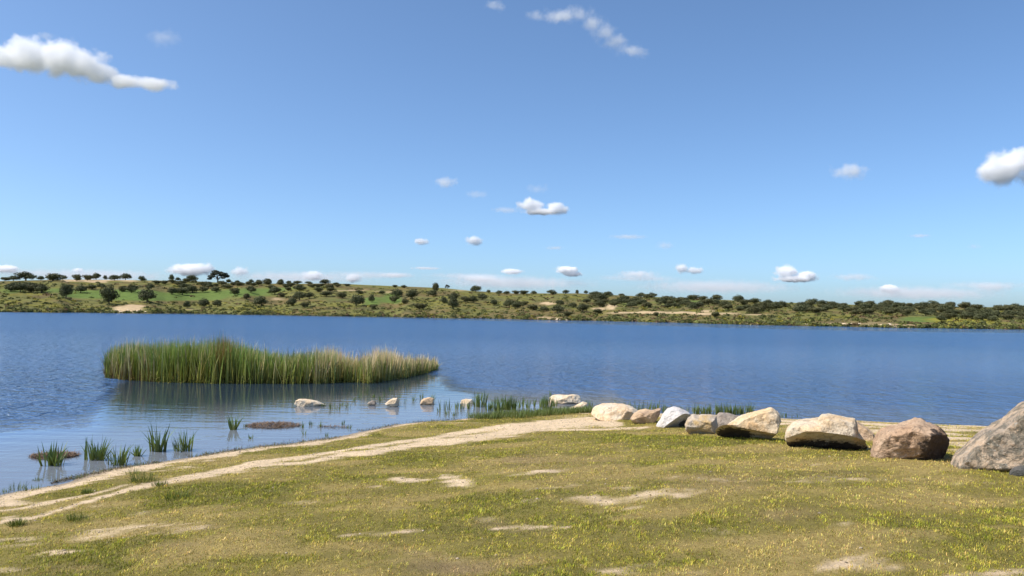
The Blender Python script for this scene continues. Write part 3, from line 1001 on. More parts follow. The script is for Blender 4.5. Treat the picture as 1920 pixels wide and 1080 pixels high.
# weed and dark litter washed up along the waterline
def litter():
    n = 5200
    a = rng.random(n) * 1000 - 20
    base = np.interp(a, [p[0] for p in _sp], [p[1] for p in _sp])
    P = np.array([wp(x, y) for x, y in zip(a, base)])
    off_ = rng.normal(0.02, 0.22, n)
    P[:, 1] -= off_
    keep = vnoise(P[:, 0] * 1.1, P[:, 1] * 1.1, seed=140) > 0.42
    P = P[keep]
    s_ = shore_s(P[:, 0], P[:, 1])
    P[:, 2] = np.maximum(zground(P[:, 0], P[:, 1], s_), 0.0) + 0.004
    n = len(P)
    q = rng.random((n, 1))
    col = np.where(q < 0.5, np.array([[0.07, 0.055, 0.035]]), np.where(q < 0.8, np.array([[0.10, 0.12, 0.035]]), np.array([[0.22, 0.17, 0.10]]))) * np.clip(jit(n, 0.2), 0.4, 1.6)
    V, Fa, Cc = blades(P, rng.random(n) * 6.283, 1.25 + rng.normal(0, 0.3, n), 0.03 + 0.07 * rng.random(n), np.full(n, 0.012), rng.normal(0.2, 0.4, n), col, col, 3)
    V[:, 2] = np.maximum(V[:, 2], 0.003)
    tag(new_mesh('shore_litter', V, Fa, M_debris, col=Cc), 'dark weed and litter washed up along the waterline', 'litter', kind='stuff')


litter()


def pebbles():
    r = np.random.default_rng(9)
    bm = bmesh.new()
    bmesh.ops.create_icosphere(bm, subdivisions=1, radius=1.0)
    bv = np.array([v.co[:] for v in bm.verts]); bf = np.array([[v.index for v in f.verts] for f in bm.faces])
    bm.free()
    n = 26000
    y = 4 + 20 * r.random(n); x = (r.random(n) * 2 - 1) * (0.74 * y + 0.5)
    s_ = shore_s(x, y)
    k = (s_ > -0.1); x, y, s_ = x[k], y[k], s_[k]
    z = zground(x, y, s_)
    sand = fields(x, y, z, s_)[0]
    k = r.random(len(x)) < sand * 0.8 + 0.02
    x, y, z = x[k], y[k], z[k]
    m = len(x)
    sz = (0.006 + 0.018 * r.random(m) ** 3)[:, None]
    sc_ = r.random((m, 3)) * 0.6 + 0.6; sc_[:, 2] *= 0.7
    V = bv[None] * (sc_ * sz)[:, None] * (1 + r.normal(0, 0.12, (m, len(bv), 1))) + np.stack([x, y, z], 1)[:, None]
    Fq = bf[None] + (np.arange(m) * len(bv))[:, None, None]
    col = np.repeat(np.array([[0.36, 0.29, 0.21]]) * (0.4 + 1.0 * r.random((m, 1))), len(bv), 0)
    print('pebbles', m)
    tag(new_mesh('pebbles', V.reshape(-1, 3), Fq.reshape(-1, 3), M_debris, col=col), 'small pebbles and gravel scattered over the sandy patches', 'pebbles', kind='stuff')


pebbles()

# ------------------------------------------------------------------ rocks
def poly_radius(poly, cx, cy, th):
    """distance from (cx,cy) to the outline in directions th"""
    out = np.zeros(len(th))
    n = len(poly)
    for k in range(n):
        ax, ay = poly[k][0] - cx, poly[k][1] - cy
        bx, by = poly[(k + 1) % n][0] - cx, poly[(k + 1) % n][1] - cy
        ex, ey = bx - ax, by - ay
        for i_, t in enumerate(th):
            dx, dy = math.cos(t), math.sin(t)
            den = dx * ey - dy * ex
            if abs(den) < 1e-12: continue
            r = (ax * ey - ay * ex) / den
            u = (ax * dy - ay * dx) / den
            if r > 0 and -1e-9 <= u <= 1 + 1e-9:
                out[i_] = max(out[i_], r)
    return out


def rock(outline, base_py, depth, mat, label, seed=0, cuts=(), water=False, nfac=7, rough=0.02, boxy=0.62, Yc=None, name='boulder', group=None, center=None, sm=1, squash=0.9):
    o_ = np.array(outline, float)
    cxp = o_[:, 0].mean()
    if Yc is None:
        hit = wp(cxp, base_py) if water else ground_hit(cxp, base_py)
        Yc = hit[1] + depth * 0.55
    ca = at_depth(cxp, base_py, Yc)
    az = math.atan2(ca[0], Yc)
    e1 = np.array([math.cos(az), -math.sin(az), 0]); e2 = np.array([math.sin(az), math.cos(az), 0])
    D2 = float(ca @ e2)

    def loc2(a, b):
        d = ray(a, b)
        q = CAM + d * (D2 / (d @ e2))
        return q @ e1, q[2]
    poly = np.array([loc2(a, b) for a, b in outline])
    if center is None:
        # area centroid
        x, y = poly[:, 0], poly[:, 1]
        x2, y2 = np.roll(x, -1), np.roll(y, -1)
        cr = x * y2 - x2 * y
        A = cr.sum() / 2
        cx, cy = ((x + x2) * cr).sum() / (6 * A), ((y + y2) * cr).sum() / (6 * A)
    else:
        cx, cy = loc2(*center)
    NT, NP = 220, 130
    th = np.linspace(0, 2 * np.pi, NT, endpoint=False)
    r = poly_radius(poly, cx, cy, th)
    for _ in range(sm):
        r = 0.25 * np.roll(r, 1) + 0.5 * r + 0.25 * np.roll(r, -1)
    ph = np.linspace(-np.pi / 2, np.pi / 2, NP)
    TH, PH = np.meshgrid(th, ph)
    RR = np.tile(r, (NP, 1)) * np.cos(PH).clip(0, 1) ** boxy
    # towards front and back the section becomes rounder
    X = np.cos(TH) * RR; Z = np.sin(TH) * RR
    Yv = np.sign(np.sin(PH)) * np.abs(np.sin(PH)) ** squash * depth
    V = np.stack([X, Yv, Z], -1).reshape(-1, 3)
    size = max(np.ptp(poly[:, 0]), np.ptp(poly[:, 1]))
    rs = np.random.default_rng(seed)
    # facets: cut planes that look mostly forwards or backwards, so the outline stays
    for k in range(nfac):
        nrm = np.array([rs.normal(0, 0.55), rs.choice([-1, -1, 1]) * (0.5 + 0.6 * rs.random()), rs.normal(0.15, 0.5)])
        nrm /= np.linalg.norm(nrm)
        sup = (V @ nrm).max() * (0.70 + 0.22 * rs.random())
        ex = np.maximum(V @ nrm - sup, 0)
        V = V - ex[:, None] * nrm[None] * 0.93
    for (n_, pt) in cuts:      # given cut planes: normal and a point in photo pixels on the front
        nrm = np.array(n_, float); nrm /= np.linalg.norm(nrm)
        q = loc2(pt[0], pt[1])
        p0 = np.array([q[0] - cx, -depth * pt[2], q[1] - cy])
        ex = np.maximum((V - p0) @ nrm, 0)
        V = V - ex[:, None] * nrm[None] * 0.96
    # surface relief
    nn = V / (np.linalg.norm(V, axis=1)[:, None] + 1e-9)
    s1 = 2.6 / size
    dn = (fbm(V[:, 0] * s1 + seed * 3, V[:, 1] * s1, V[:, 2] * s1, seed=seed + 90, oct=5, gain=0.55) - 0.5)
    rid = np.abs(fbm(V[:, 0] * s1 * 1.7 + seed, V[:, 1] * s1 * 1.7, V[:, 2] * s1 * 1.7 + 7, seed=seed + 95, oct=4) - 0.5)
    fin = fbm(V[:, 0] * 11 + seed, V[:, 1] * 11, V[:, 2] * 11, seed=seed + 99, oct=4) - 0.5
    V = V + nn * (dn * 2.2 * rough * size * 2 - rid * rough * size * 2.0 + fin * 0.05 * min(1.0, size))[:, None]
    ii = np.arange(NT * NP).reshape(NP, NT)
    Fq = np.stack([ii[:-1], np.roll(ii[:-1], -1, 1), np.roll(ii[1:], -1, 1), ii[1:]], -1).reshape(-1, 4)
    ob = new_mesh(name, V, Fq, mat, smooth=True, loc=tuple(e1 * cx + e2 * D2 + np.array([0, 0, cy])))
    ob.rotation_euler.z = -az
    ob.data.polygons.foreach_set('use_smooth', np.ones(len(Fq), bool))
    return tag(ob, label, 'rock', group)


def z8(pts): return [(820 + a / 4, 710 + b / 4) for a, b in pts]
def z7(pts): return [(420 + a / 4, 710 + b / 4) for a, b in pts]
def zb(pts): return [(1100 + a / 5.053, 730 + b / 5.053) for a, b in pts]
def z2(pts): return [(1440 + a / 4, 740 + b / 4) for a, b in pts]


cream, cream2, orange = (0.70, 0.52, 0.33), (0.58, 0.41, 0.25), (0.45, 0.27, 0.12)
Mc1 = mat_rock('pale_granite', cream, (0.68, 0.58, 0.44), orange, 0.35, 0.25, 0, 1.0, 1.0)
Mc2 = mat_rock('tan_granite', cream2, (0.40, 0.28, 0.19), orange, 0.4, 0.35, 0, 1.2, 5.0)
Mwh = mat_rock('white_granite', (0.66, 0.61, 0.56), (0.56, 0.52, 0.48), (0.50, 0.42, 0.33), 0.35, 0.25, 0, 1.3, 9.0, (0.26, -0.20, 0.18, 0.20))  # patch paints the shade of the lower right hollow into the colour
Mgy = mat_rock('grey_granite', (0.40, 0.33, 0.26), (0.30, 0.25, 0.20), (0.25, 0.18, 0.13), 0.5, 0.4, 0.2, 1.4, 12.0)
Mmx = mat_rock('mixed_granite', (0.50, 0.42, 0.33), (0.55, 0.38, 0.18), (0.36, 0.30, 0.26), 0.5, 0.35, 0.0, 1.3, 15.0)
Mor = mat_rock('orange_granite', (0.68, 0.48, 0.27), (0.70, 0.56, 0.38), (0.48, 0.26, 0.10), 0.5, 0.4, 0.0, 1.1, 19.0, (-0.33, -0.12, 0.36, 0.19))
Mbw = mat_rock('bleached_granite', (0.64, 0.53, 0.38), (0.60, 0.43, 0.25), (0.34, 0.25, 0.17), 0.5, 0.65, 0.0, 1.0, 23.0, (0.0, -0.30, 0.95, 0.24))  # patch is mainly overhang shade painted into the colour, with some soil staining
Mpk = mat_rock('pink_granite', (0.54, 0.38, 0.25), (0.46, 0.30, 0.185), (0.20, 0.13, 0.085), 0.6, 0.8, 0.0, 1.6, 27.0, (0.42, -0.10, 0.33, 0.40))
Mli = mat_rock('lichen_granite', (0.54, 0.40, 0.27), (0.38, 0.30, 0.22), (0.50, 0.33, 0.20), 0.4, 0.6, 0.72, 1.7, 31.0)
Mdk = mat_rock('dark_stone', (0.10, 0.10, 0.09), (0.14, 0.13, 0.12), (0.06, 0.05, 0.05), 0.5, 0.5, 0.2, 2.0, 35.0)

# in the water
rock(z7([(520, 192), (532, 165), (560, 152), (600, 150), (680, 162), (735, 182), (768, 200), (700, 222), (560, 225)]), 762, 0.22, Mc1,
     'long flat pale slab lying in the water before the reed bed', 1, water=True)
rock(z7([(1072, 188), (1085, 175), (1112, 164), (1135, 168), (1146, 190), (1115, 205)]), 760, 0.12, Mgy, 'smallest grey white stone in the water, left of the peaked rock', 2, water=True)
rock(z7([(1203, 190), (1240, 160), (1272, 145), (1300, 142), (1318, 170), (1318, 205), (1270, 215), (1225, 205)]), 763, 0.16, Mc1, 'peaked pale rock in the water with shoots beside it', 3, water=True)
rock(z7([(1468, 190), (1480, 160), (1500, 146), (1545, 138), (1572, 150), (1578, 200), (1520, 210)]), 759, 0.18, Mc2, 'blocky tan rock alone in the water with a dark right side', 4, water=True)
rock(z8([(168, 190), (178, 162), (215, 150), (262, 156), (280, 190), (225, 200)]), 757, 0.18, Mc1, 'low pale rock among the leftmost green shoots', 5, water=True)
rock(z8([(833, 190), (838, 150), (860, 126), (900, 120), (960, 124), (1020, 120), (1068, 127), (1078, 155), (1070, 200), (1000, 215), (920, 200)]), 757, 0.35, Mc1,
     'broad blocky cream rock standing in the water behind the sedge', 6, water=True, boxy=0.45)
rock(z8([(955, 240), (985, 222), (1040, 203), (1090, 172), (1125, 182), (1135, 225), (1110, 245), (1030, 250)]), 770, 0.25, Mc1, 'wedge shaped pale rock in front of the broad blocky cream rock', 7, water=True)
rock(z8([(1100, 255), (1105, 232), (1125, 222), (1145, 232), (1150, 258)]), 774, 0.10, Mc1, 'tiny cream stone between the wedge rock and the long low boulder', 8, water=True)
# the line of boulders
rock(z8([(1150, 262), (1162, 225), (1185, 205), (1230, 190), (1330, 188), (1410, 195), (1470, 218), (1512, 245), (1500, 285), (1450, 325), (1380, 335), (1290, 325), (1200, 300)]), 787, 0.7, Mc1,
     'long low cream boulder at the left end of the boulder line', 9, rough=0.016)
rock(z8([(1448, 300), (1475, 262), (1510, 240), (1560, 230), (1600, 238), (1645, 238), (1676, 222), (1672, 262), (1645, 310), (1605, 340), (1530, 335), (1475, 325)]), 794, 0.5, Mc2,
     'tan rough boulder between the long cream boulder and the white one', 10, cuts=[((0.25, -0.8, -0.5), (1220, 785, 0.9))], Yc=None)
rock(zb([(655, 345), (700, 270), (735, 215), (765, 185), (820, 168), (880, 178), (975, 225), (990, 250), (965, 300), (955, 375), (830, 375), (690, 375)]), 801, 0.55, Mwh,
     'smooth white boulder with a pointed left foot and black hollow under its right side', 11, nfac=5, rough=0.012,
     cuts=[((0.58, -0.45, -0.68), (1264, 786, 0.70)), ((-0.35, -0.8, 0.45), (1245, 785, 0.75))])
rock(zb([(1215, 300), (1225, 255), (1250, 226), (1300, 222), (1350, 228), (1440, 262), (1450, 330), (1400, 400), (1290, 420), (1225, 400)]), 800, 0.45, Mgy,
     'grey brown upright boulder half hidden behind the orange boulder', 13, Yc=17.1)
rock(zb([(930, 335), (955, 285), (1010, 240), (1060, 250), (1120, 244), (1180, 245), (1225, 262), (1240, 330), (1232, 400), (1210, 430), (1150, 435), (1060, 440), (970, 415), (940, 380)]), 814, 0.5, Mmx,
     'yellow and grey streaked boulder right of the white boulder', 12, nfac=8, cuts=[((-0.2, -0.55, -0.81), (1310, 800, 0.72))])
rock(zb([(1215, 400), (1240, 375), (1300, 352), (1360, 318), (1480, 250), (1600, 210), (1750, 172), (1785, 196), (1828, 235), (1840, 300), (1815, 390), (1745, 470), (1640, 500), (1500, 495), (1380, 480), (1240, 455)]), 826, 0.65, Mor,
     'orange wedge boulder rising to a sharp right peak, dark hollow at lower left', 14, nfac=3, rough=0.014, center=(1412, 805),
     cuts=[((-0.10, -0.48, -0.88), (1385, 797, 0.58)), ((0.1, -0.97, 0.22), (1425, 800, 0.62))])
rock(z2([(640, 235), (665, 200), (700, 225), (745, 250), (790, 290), (812, 340), (815, 430), (790, 455), (730, 440), (680, 400), (650, 340)]), 849, 0.5, Mc2,
     'pinkish tan rubble boulder between the bleached boulder and the round pink one', 16, Yc=15.6)
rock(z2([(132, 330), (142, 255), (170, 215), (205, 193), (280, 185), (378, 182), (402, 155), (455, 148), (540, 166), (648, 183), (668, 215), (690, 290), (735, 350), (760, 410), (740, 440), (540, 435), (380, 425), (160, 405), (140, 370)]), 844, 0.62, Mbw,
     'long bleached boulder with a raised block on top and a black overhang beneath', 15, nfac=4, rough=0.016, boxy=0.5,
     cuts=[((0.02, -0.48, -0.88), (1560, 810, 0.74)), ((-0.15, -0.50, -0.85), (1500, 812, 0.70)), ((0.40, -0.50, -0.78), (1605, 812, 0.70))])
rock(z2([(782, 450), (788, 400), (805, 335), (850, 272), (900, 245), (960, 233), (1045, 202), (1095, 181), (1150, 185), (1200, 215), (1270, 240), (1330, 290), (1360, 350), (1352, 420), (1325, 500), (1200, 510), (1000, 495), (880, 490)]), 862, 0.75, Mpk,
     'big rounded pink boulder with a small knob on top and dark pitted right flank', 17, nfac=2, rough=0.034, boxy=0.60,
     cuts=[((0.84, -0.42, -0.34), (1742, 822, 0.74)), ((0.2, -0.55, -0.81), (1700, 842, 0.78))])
rock(z2([(1370, 540), (1380, 480), (1400, 435), (1465, 392), (1500, 352), (1560, 300), (1650, 240), (1750, 190), (1850, 112), (1900, 75), (1960, 50), (2080, 60), (2200, 150), (2260, 350), (2240, 600), (1960, 610), (1700, 600), (1450, 570)]), 884, 1.0, Mli,
     'largest boulder, grey with lichen and a pinkish foot, cut by the right edge', 18, nfac=7, rough=0.022, boxy=0.6,
     cuts=[((0.12, -0.55, -0.82), (1890, 862, 0.80))])
rock(z2([(1800, 612), (1818, 570), (1850, 542), (1920, 530), (2000, 545), (2045, 615), (1930, 625)]), 894, 0.16, Mdk, 'small dark stone lying at the foot of the largest boulder', 19, name='stone')

# ------------------------------------------------------------------ trees on the far bank
def tube(pts, radii, sides=6):
    V, Fq = [], []
    for k, (p, r) in enumerate(zip(pts, radii)):
        for s in range(sides):
            a = s / sides * 6.283
            V.append((p[0] + r * math.cos(a), p[1] + r * math.sin(a), p[2]))
    for k in range(len(pts) - 1):
        for s in range(sides):
            s2 = (s + 1) % sides
            Fq.append((k * sides + s, k * sides + s2, (k + 1) * sides + s2, (k + 1) * sides + s))
    return V, Fq


def tree_variant(seed, kind='oak'):
    """unit tree: height 1, crown width about 1; returns trunk mesh and crown mesh"""
    r = np.random.default_rng(seed)
    if kind == 'oak':
        lobes = []
        nl = 9
        for k in range(nl):
            a = r.random() * 6.283
            q = 0.30 * math.sqrt(r.random())
            zz = 0.26 + 0.42 * r.random() * (1 - q)
            lobes.append((math.cos(a) * q, math.sin(a) * q, zz, 0.20 + 0.09 * r.random()))
        lobes.append((0, 0, 0.62, 0.28))
        ztr = 0.45
    elif kind == 'bush':
        lobes = [(math.cos(a) * q, math.sin(a) * q, 0.22 + 0.30 * r.random(), 0.18 + 0.10 * r.random())
                 for a, q in zip(r.random(8) * 6.283, r.random(8) * 0.34)] + [(0, 0, 0.5, 0.30)]
        ztr = 0.3
    else:   # tall open tree with several stems
        lobes = [(-0.30, 0, 0.48, .14), (-0.22, .1, 0.68, .14), (-0.12, 0, 0.84, .15), (0.02, -.1, 0.72, .13), (0.14, .05, 0.58, .11), (0.28, 0, 0.66, .16), (0.38, .1, 0.52, .13),
                 (0.30, -.1, 0.38, .10), (-0.38, 0, 0.30, .10), (0.10, .1, 0.80, .10)]
        ztr = 0.6
    P, Nn, C_ = [], [], []
    nleaf = 1400
    wts = np.array([l[3] ** 2 for l in lobes]); wts /= wts.sum()
    li = r.choice(len(lobes), nleaf, p=wts)
    L = np.array(lobes)[li]
    dirs = r.normal(size=(nleaf, 3)); dirs /= np.linalg.norm(dirs, axis=1)[:, None]
    rad_ = L[:, 3] * (0.62 + 0.45 * r.random(nleaf))
    ctr = L[:, :3] + dirs * rad_[:, None] * np.array([[1.15, 1.15, 0.85]])
    ctr[:, 2] = np.maximum(ctr[:, 2], 0.12)
    nr = dirs + r.normal(0, 0.5, (nleaf, 3)); nr /= np.linalg.norm(nr, axis=1)[:, None]
    t1 = np.cross(nr, r.normal(size=(nleaf, 3))); t1 /= np.linalg.norm(t1, axis=1)[:, None]
    t2 = np.cross(nr, t1)
    sz = 0.030 + 0.028 * r.random(nleaf)
    V = np.stack([ctr - t1 * sz[:, None], ctr + t2 * sz[:, None] * 0.7, ctr + t1 * sz[:, None], ctr - t2 * sz[:, None] * 0.7], 1).reshape(-1, 3)
    Fq = np.arange(nleaf * 4).reshape(-1, 4)
    lob_t = 0.75 + 0.5 * r.random(len(lobes))
    base = {'oak': (0.088, 0.094, 0.044), 'bush': (0.104, 0.102, 0.046), 'tall': (0.070, 0.075, 0.055)}[kind]
    col = np.array([base]) * lob_t[li][:, None] * (0.7 + 0.6 * r.random((nleaf, 1)))
    col = np.repeat(col, 4, 0)
    tv, tf = tube([(0, 0, -0.06), (0.01, 0, 0.12), (0.0, 0.01, 0.30), (0.01, 0, ztr)], [0.045, 0.034, 0.028, 0.015])
    for l in lobes[:4 if kind != 'tall' else 8]:
        b = len(tv)
        z0 = 0.22 if kind != 'bush' else 0.1
        v2, f2 = tube([(0, 0, z0), (l[0] * 0.55, l[1] * 0.55, (z0 + l[2]) / 2), (l[0], l[1], l[2])], [0.022, 0.016, 0.006], 5)
        tv += v2; tf += [tuple(i_ + b for i_ in f) for f in f2]
    return (V, Fq, col), (np.array(tv), np.array(tf))


PROTO = {}
for kd, seeds in (('oak', (1, 2, 3, 4, 5, 6)), ('bush', (11, 12, 13)), ('tall', (21, 22))):
    PROTO[kd] = [tree_variant(s, kd) for s in seeds]
MESHES = {}


def place_tree(px_, py_, wpx, hpx_, label, group=None, kind='oak', name='holm_oak', v=None, rot=None):
    p = bank(px_, py_)
    d = p.y
    wd, ht = wpx * 1.04 * d / FPX, hpx_ * (1.2 if kind != 'tall' else 1.0) * d / FPX
    vi = (random.randrange(len(PROTO[kind])) if v is None else v)
    root = empty(name, p - Vector((0, 0, 0.1)), label, 'tree', group)
    key = (kind, vi)
    if key not in MESHES:
        (V, Fq, col), (tv, tf) = PROTO[kind][vi]
        c_ = new_mesh('crown', V, Fq, M_crown, root, col=col)
        t_ = new_mesh('trunk', tv, tf, M_bark, root)
        MESHES[key] = (c_.data, t_.data)
    else:
        for nm, dat in zip(('crown', 'trunk'), MESHES[key]):
            o = bpy.data.objects.new(nm, dat)
            COL.objects.link(o)
            o.parent = root
    root.scale = (wd, wd, ht)
    root.rotation_euler.z = random.random() * 6.28 if rot is None else rot
    return root


random.seed(5)
NAMED = [
    (407, 527, 38, 24, 'tall', 'tallest tree on the far skyline, open crown with several bare stems', 'tall_tree'),
    (47, 524, 34, 17, 'oak', 'umbrella shaped dark tree on the far skyline near the left edge', 'holm_oak'),
    (98, 527, 34, 17, 'bush', 'broad flat topped tree on the skyline right of the umbrella shaped one', 'holm_oak'),
    (205, 570, 30, 36, 'oak', 'tall dark oak low on the green slope at the left, trunk showing', 'holm_oak'),
    (276, 567, 31, 26, 'oak', 'round dark oak on the green slope above the pale bare bank', 'holm_oak'),
    (124, 559, 24, 27, 'oak', 'goblet shaped dark oak on the green slope right of the long left clump', 'holm_oak'),
    (668, 574, 28, 22, 'oak', 'large round dark oak near the far shore above the middle of the reed bed', 'holm_oak'),
    (490, 574, 26, 19, 'oak', 'wide dark oak on the lower slope above the reed bed', 'holm_oak'),
    (815, 549, 14, 22, 'bush', 'narrow brownish tree standing above the middle skyline', 'holm_oak'),
    (892, 548, 19, 13, 'oak', 'compact dark tree alone on the middle skyline', 'holm_oak'),
    (787, 580, 26, 14, 'bush', 'wide low dark bush oak near the middle far shore', 'holm_oak'),
    (850, 579, 21, 24, 'oak', 'dark upright oak below the narrow skyline tree', 'holm_oak'),
    (838, 542, 9, 9, 'tall', 'small thin grey tree right of the narrow skyline tree', 'tall_tree'),
    (1765, 603, 19, 13, 'oak', 'dark oak standing out front on the bright green strip at the right', 'holm_oak'),
    (1415, 588, 30, 16, 'bush', 'wide dark oak right of the long sandy strip on the far bank', 'holm_oak'),
    (1342, 595, 20, 13, 'bush', 'dark round bush at the right end of the long sandy strip', 'holm_oak'),
    (1230, 592, 13, 8, 'bush', 'single small bush in the middle of the long sandy strip', 'holm_oak'),
    (351, 578, 15, 14, 'oak', 'leftmost of three small oaks in a row on the lower green slope', 'holm_oak'),
    (383, 576, 22, 17, 'oak', 'middle of three small oaks in a row on the lower green slope', 'holm_oak'),
    (408, 575, 19, 13, 'oak', 'rightmost of three small oaks in a row on the lower green slope', 'holm_oak'),
    (500, 532, 18, 10, 'oak', 'rounded skyline oak just right of the gap beyond the tallest tree', 'holm_oak'),
    (359, 526, 22, 12, 'oak', 'domed skyline oak left of the tallest tree', 'holm_oak'),
    (320, 526, 11, 12, 'oak', 'small square skyline oak left of the domed one', 'holm_oak'),
    (701, 580, 13, 11, 'bush', 'small dark bush on the shore side right of the large round oak', 'holm_oak'),
    (697, 567, 13, 15, 'oak', 'slim oak just above the small dark bush', 'holm_oak'),
]
for a, b, ww, hh, kd, lab, nm in NAMED:
    place_tree(a, b, ww, hh, lab, kind=kd, name=nm, rot=0.0 if kd == 'tall' else None, v=0 if nm == 'tall_tree' else None)
PLAIN = {
 ('dark oak on the far skyline left of the tallest tree', 'oaks on the left skyline'):
    [(8, 521, 18, 9), (24, 522, 22, 10), (75, 523, 14, 8), (120, 524, 9, 8), (143, 527, 19, 15), (163, 526, 18, 13), (179, 525, 17, 14), (196, 523, 9, 9), (214, 526, 20, 11), (234, 525, 22, 13), (265, 527, 16, 10), (332, 526, 10, 7), (428, 530, 11, 8), (444, 530, 9, 6), (470, 531, 10, 8)],
 ('dark oak in the long clump on the green slope at far left', 'oaks of the far left clump'):
    [(20, 547, 24, 16), (38, 548, 26, 19), (58, 548, 26, 17), (78, 549, 24, 15), (50, 540, 30, 12), (30, 538, 20, 10), (72, 540, 22, 10)],
 ('dark oak among those on the upper green slope at left', 'oaks of the upper left slope'):
    [(151, 549, 24, 15), (172, 543, 22, 11), (190, 541, 16, 10), (246, 549, 22, 17), (228, 547, 18, 13), (280, 543, 15, 12), (130, 541, 16, 9)],
 ('dark oak in the cluster below the tallest skyline tree', 'oaks below the tallest tree'):
    [(322, 552, 20, 14), (342, 553, 26, 15), (360, 549, 26, 14), (380, 548, 20, 14), (405, 548, 18, 11), (440, 553, 22, 16), (462, 561, 16, 13), (470, 549, 18, 14), (390, 540, 20, 10), (425, 541, 20, 9), (345, 540, 20, 9)],
 ('small oak on the skyline between the tallest tree and the narrow tree', 'oaks on the middle left skyline'):
    [(484, 532, 12, 8), (526, 533, 13, 10), (541, 533, 12, 7), (557, 533, 20, 8), (578, 533, 15, 6), (609, 533, 20, 10), (740, 539, 11, 6), (757, 540, 11, 6), (630, 535, 14, 6), (650, 536, 14, 5)],
 ('dark oak scattered on the olive slope behind the reed bed', 'oaks on the middle left slope'):
    [(515, 552, 24, 15), (528, 557, 14, 10), (560, 545, 20, 12), (562, 563, 24, 17), (580, 560, 18, 13), (547, 574, 20, 17), (573, 577, 18, 13), (612, 556, 24, 11), (642, 559, 22, 13), (674, 551, 15, 8), (716, 552, 13, 8),
     (540, 545, 16, 8), (596, 547, 20, 9), (620, 546, 18, 8)],
 ('dark oak on the olive slope around the middle of the far bank', 'oaks on the middle slope'):
    [(742, 558, 24, 17), (740, 567, 18, 15), (773, 561, 24, 19), (758, 570, 14, 12), (812, 556, 18, 13), (850, 563, 20, 15), (832, 569, 15, 13), (872, 567, 20, 14), (888, 568, 20, 14), (904, 562, 20, 12), (926, 573, 14, 12), (955, 576, 22, 15),
     (970, 578, 22, 13), (1000, 581, 26, 12), (1045, 586, 24, 15), (1050, 572, 18, 10), (1065, 593, 22, 11), (1092, 584, 24, 15), (1100, 568, 16, 9), (1125, 576, 24, 13), (1020, 584, 20, 10), (985, 572, 18, 9), (1075, 577, 18, 10), (1120, 588, 18, 10)],
 ('small oak on the flat skyline right of the middle of the photo', 'oaks on the middle right skyline'):
    [(915, 549, 8, 6), (935, 551, 12, 7), (950, 552, 13, 7), (966, 552, 14, 9), (982, 552, 20, 9), (1000, 552, 13, 7), (1035, 552, 20, 9), (1060, 551, 13, 8), (1082, 551, 8, 9), (1098, 551, 8, 7), (1140, 556, 18, 10), (1120, 554, 18, 7), (1165, 557, 14, 8)],
}
for (lab, grp), lst in PLAIN.items():
    made = [(a, place_tree(a, b, ww, hh, lab, grp, kind=random.choice(['oak', 'oak', 'bush']))) for a, b, ww, hh in lst]
    number_from_left(made, lab)
# the wood on the right half: trees stand close, lower edge given by the photo
cnt = 0
WOOD = {}
tries = 0
pts = []
while cnt < 140 and tries < 20000:
    tries += 1
    a = 1110 + random.random() * 850
    top_ = np.interp(a, SKx, SKy) + 2
    low = np.interp(a, [1110, 1200, 1300, 1440, 1560, 1690, 1790, 1960], [572, 578, 580, 586, 588, 592, 601, 606])
    q = random.random()
    b = top_ + (low - top_) * q
    if 1140 < a < 1350 and b > 582: continue
    if any(abs(a - x) < 9.5 and abs(b - y) < 3.4 for x, y in pts): continue
    if a < 1600 and vnoise(np.array([a / 26.0]), np.array([b / 6.0]), seed=55)[0] < 0.36: continue
    pts.append((a, b))
    s_ = 0.95 + 0.55 * random.random()
    zi = int(np.searchsorted([1200, 1290, 1380, 1460, 1540, 1620, 1700, 1780, 1850], a))
    zone = ['left of the long sandy strip', 'above the left half of the sandy strip', 'above the right half of the sandy strip', 'above the wide dark bush oak',
            'under the brightest low cloud', 'between the brightest low cloud and the dome cloud', 'left of the small dome cloud', 'right of the small dome cloud',
            'above the bright yellow green strip', 'in the far right end of the wood'][zi]
    rowi = 'skyline oak' if q < 0.30 else 'mid slope oak' if q < 0.68 else 'front row oak'
    zt = place_tree(a, b, 18 * s_, 10 * s_ * (0.85 + 0.3 * random.random()), 'dark oak of the wood', 'oaks of the right wood', kind=random.choice(['oak', 'bush']))
    WOOD.setdefault(rowi + ' ' + zone, []).append((a, zt))
    cnt += 1
for lab, lst in WOOD.items():
    number_from_left(lst, lab)
# low trees of the dark upper band on the left
low_band = []
for k in range(34):
    a = 290 + k * 12 + random.random() * 8
    if 640 < a: break
    b = np.interp(a, SKx, SKy) + 2 + random.random() * 9
    s_ = 0.8 + 0.4 * random.random()
    low_band.append((a, place_tree(a, b, 17 * s_, 8 * s_, 'low oak of the dark band', 'low oaks under the left skyline', kind='bush')))
number_from_left(low_band, 'low oak of the dark band just under the left skyline')
print('wood', cnt)

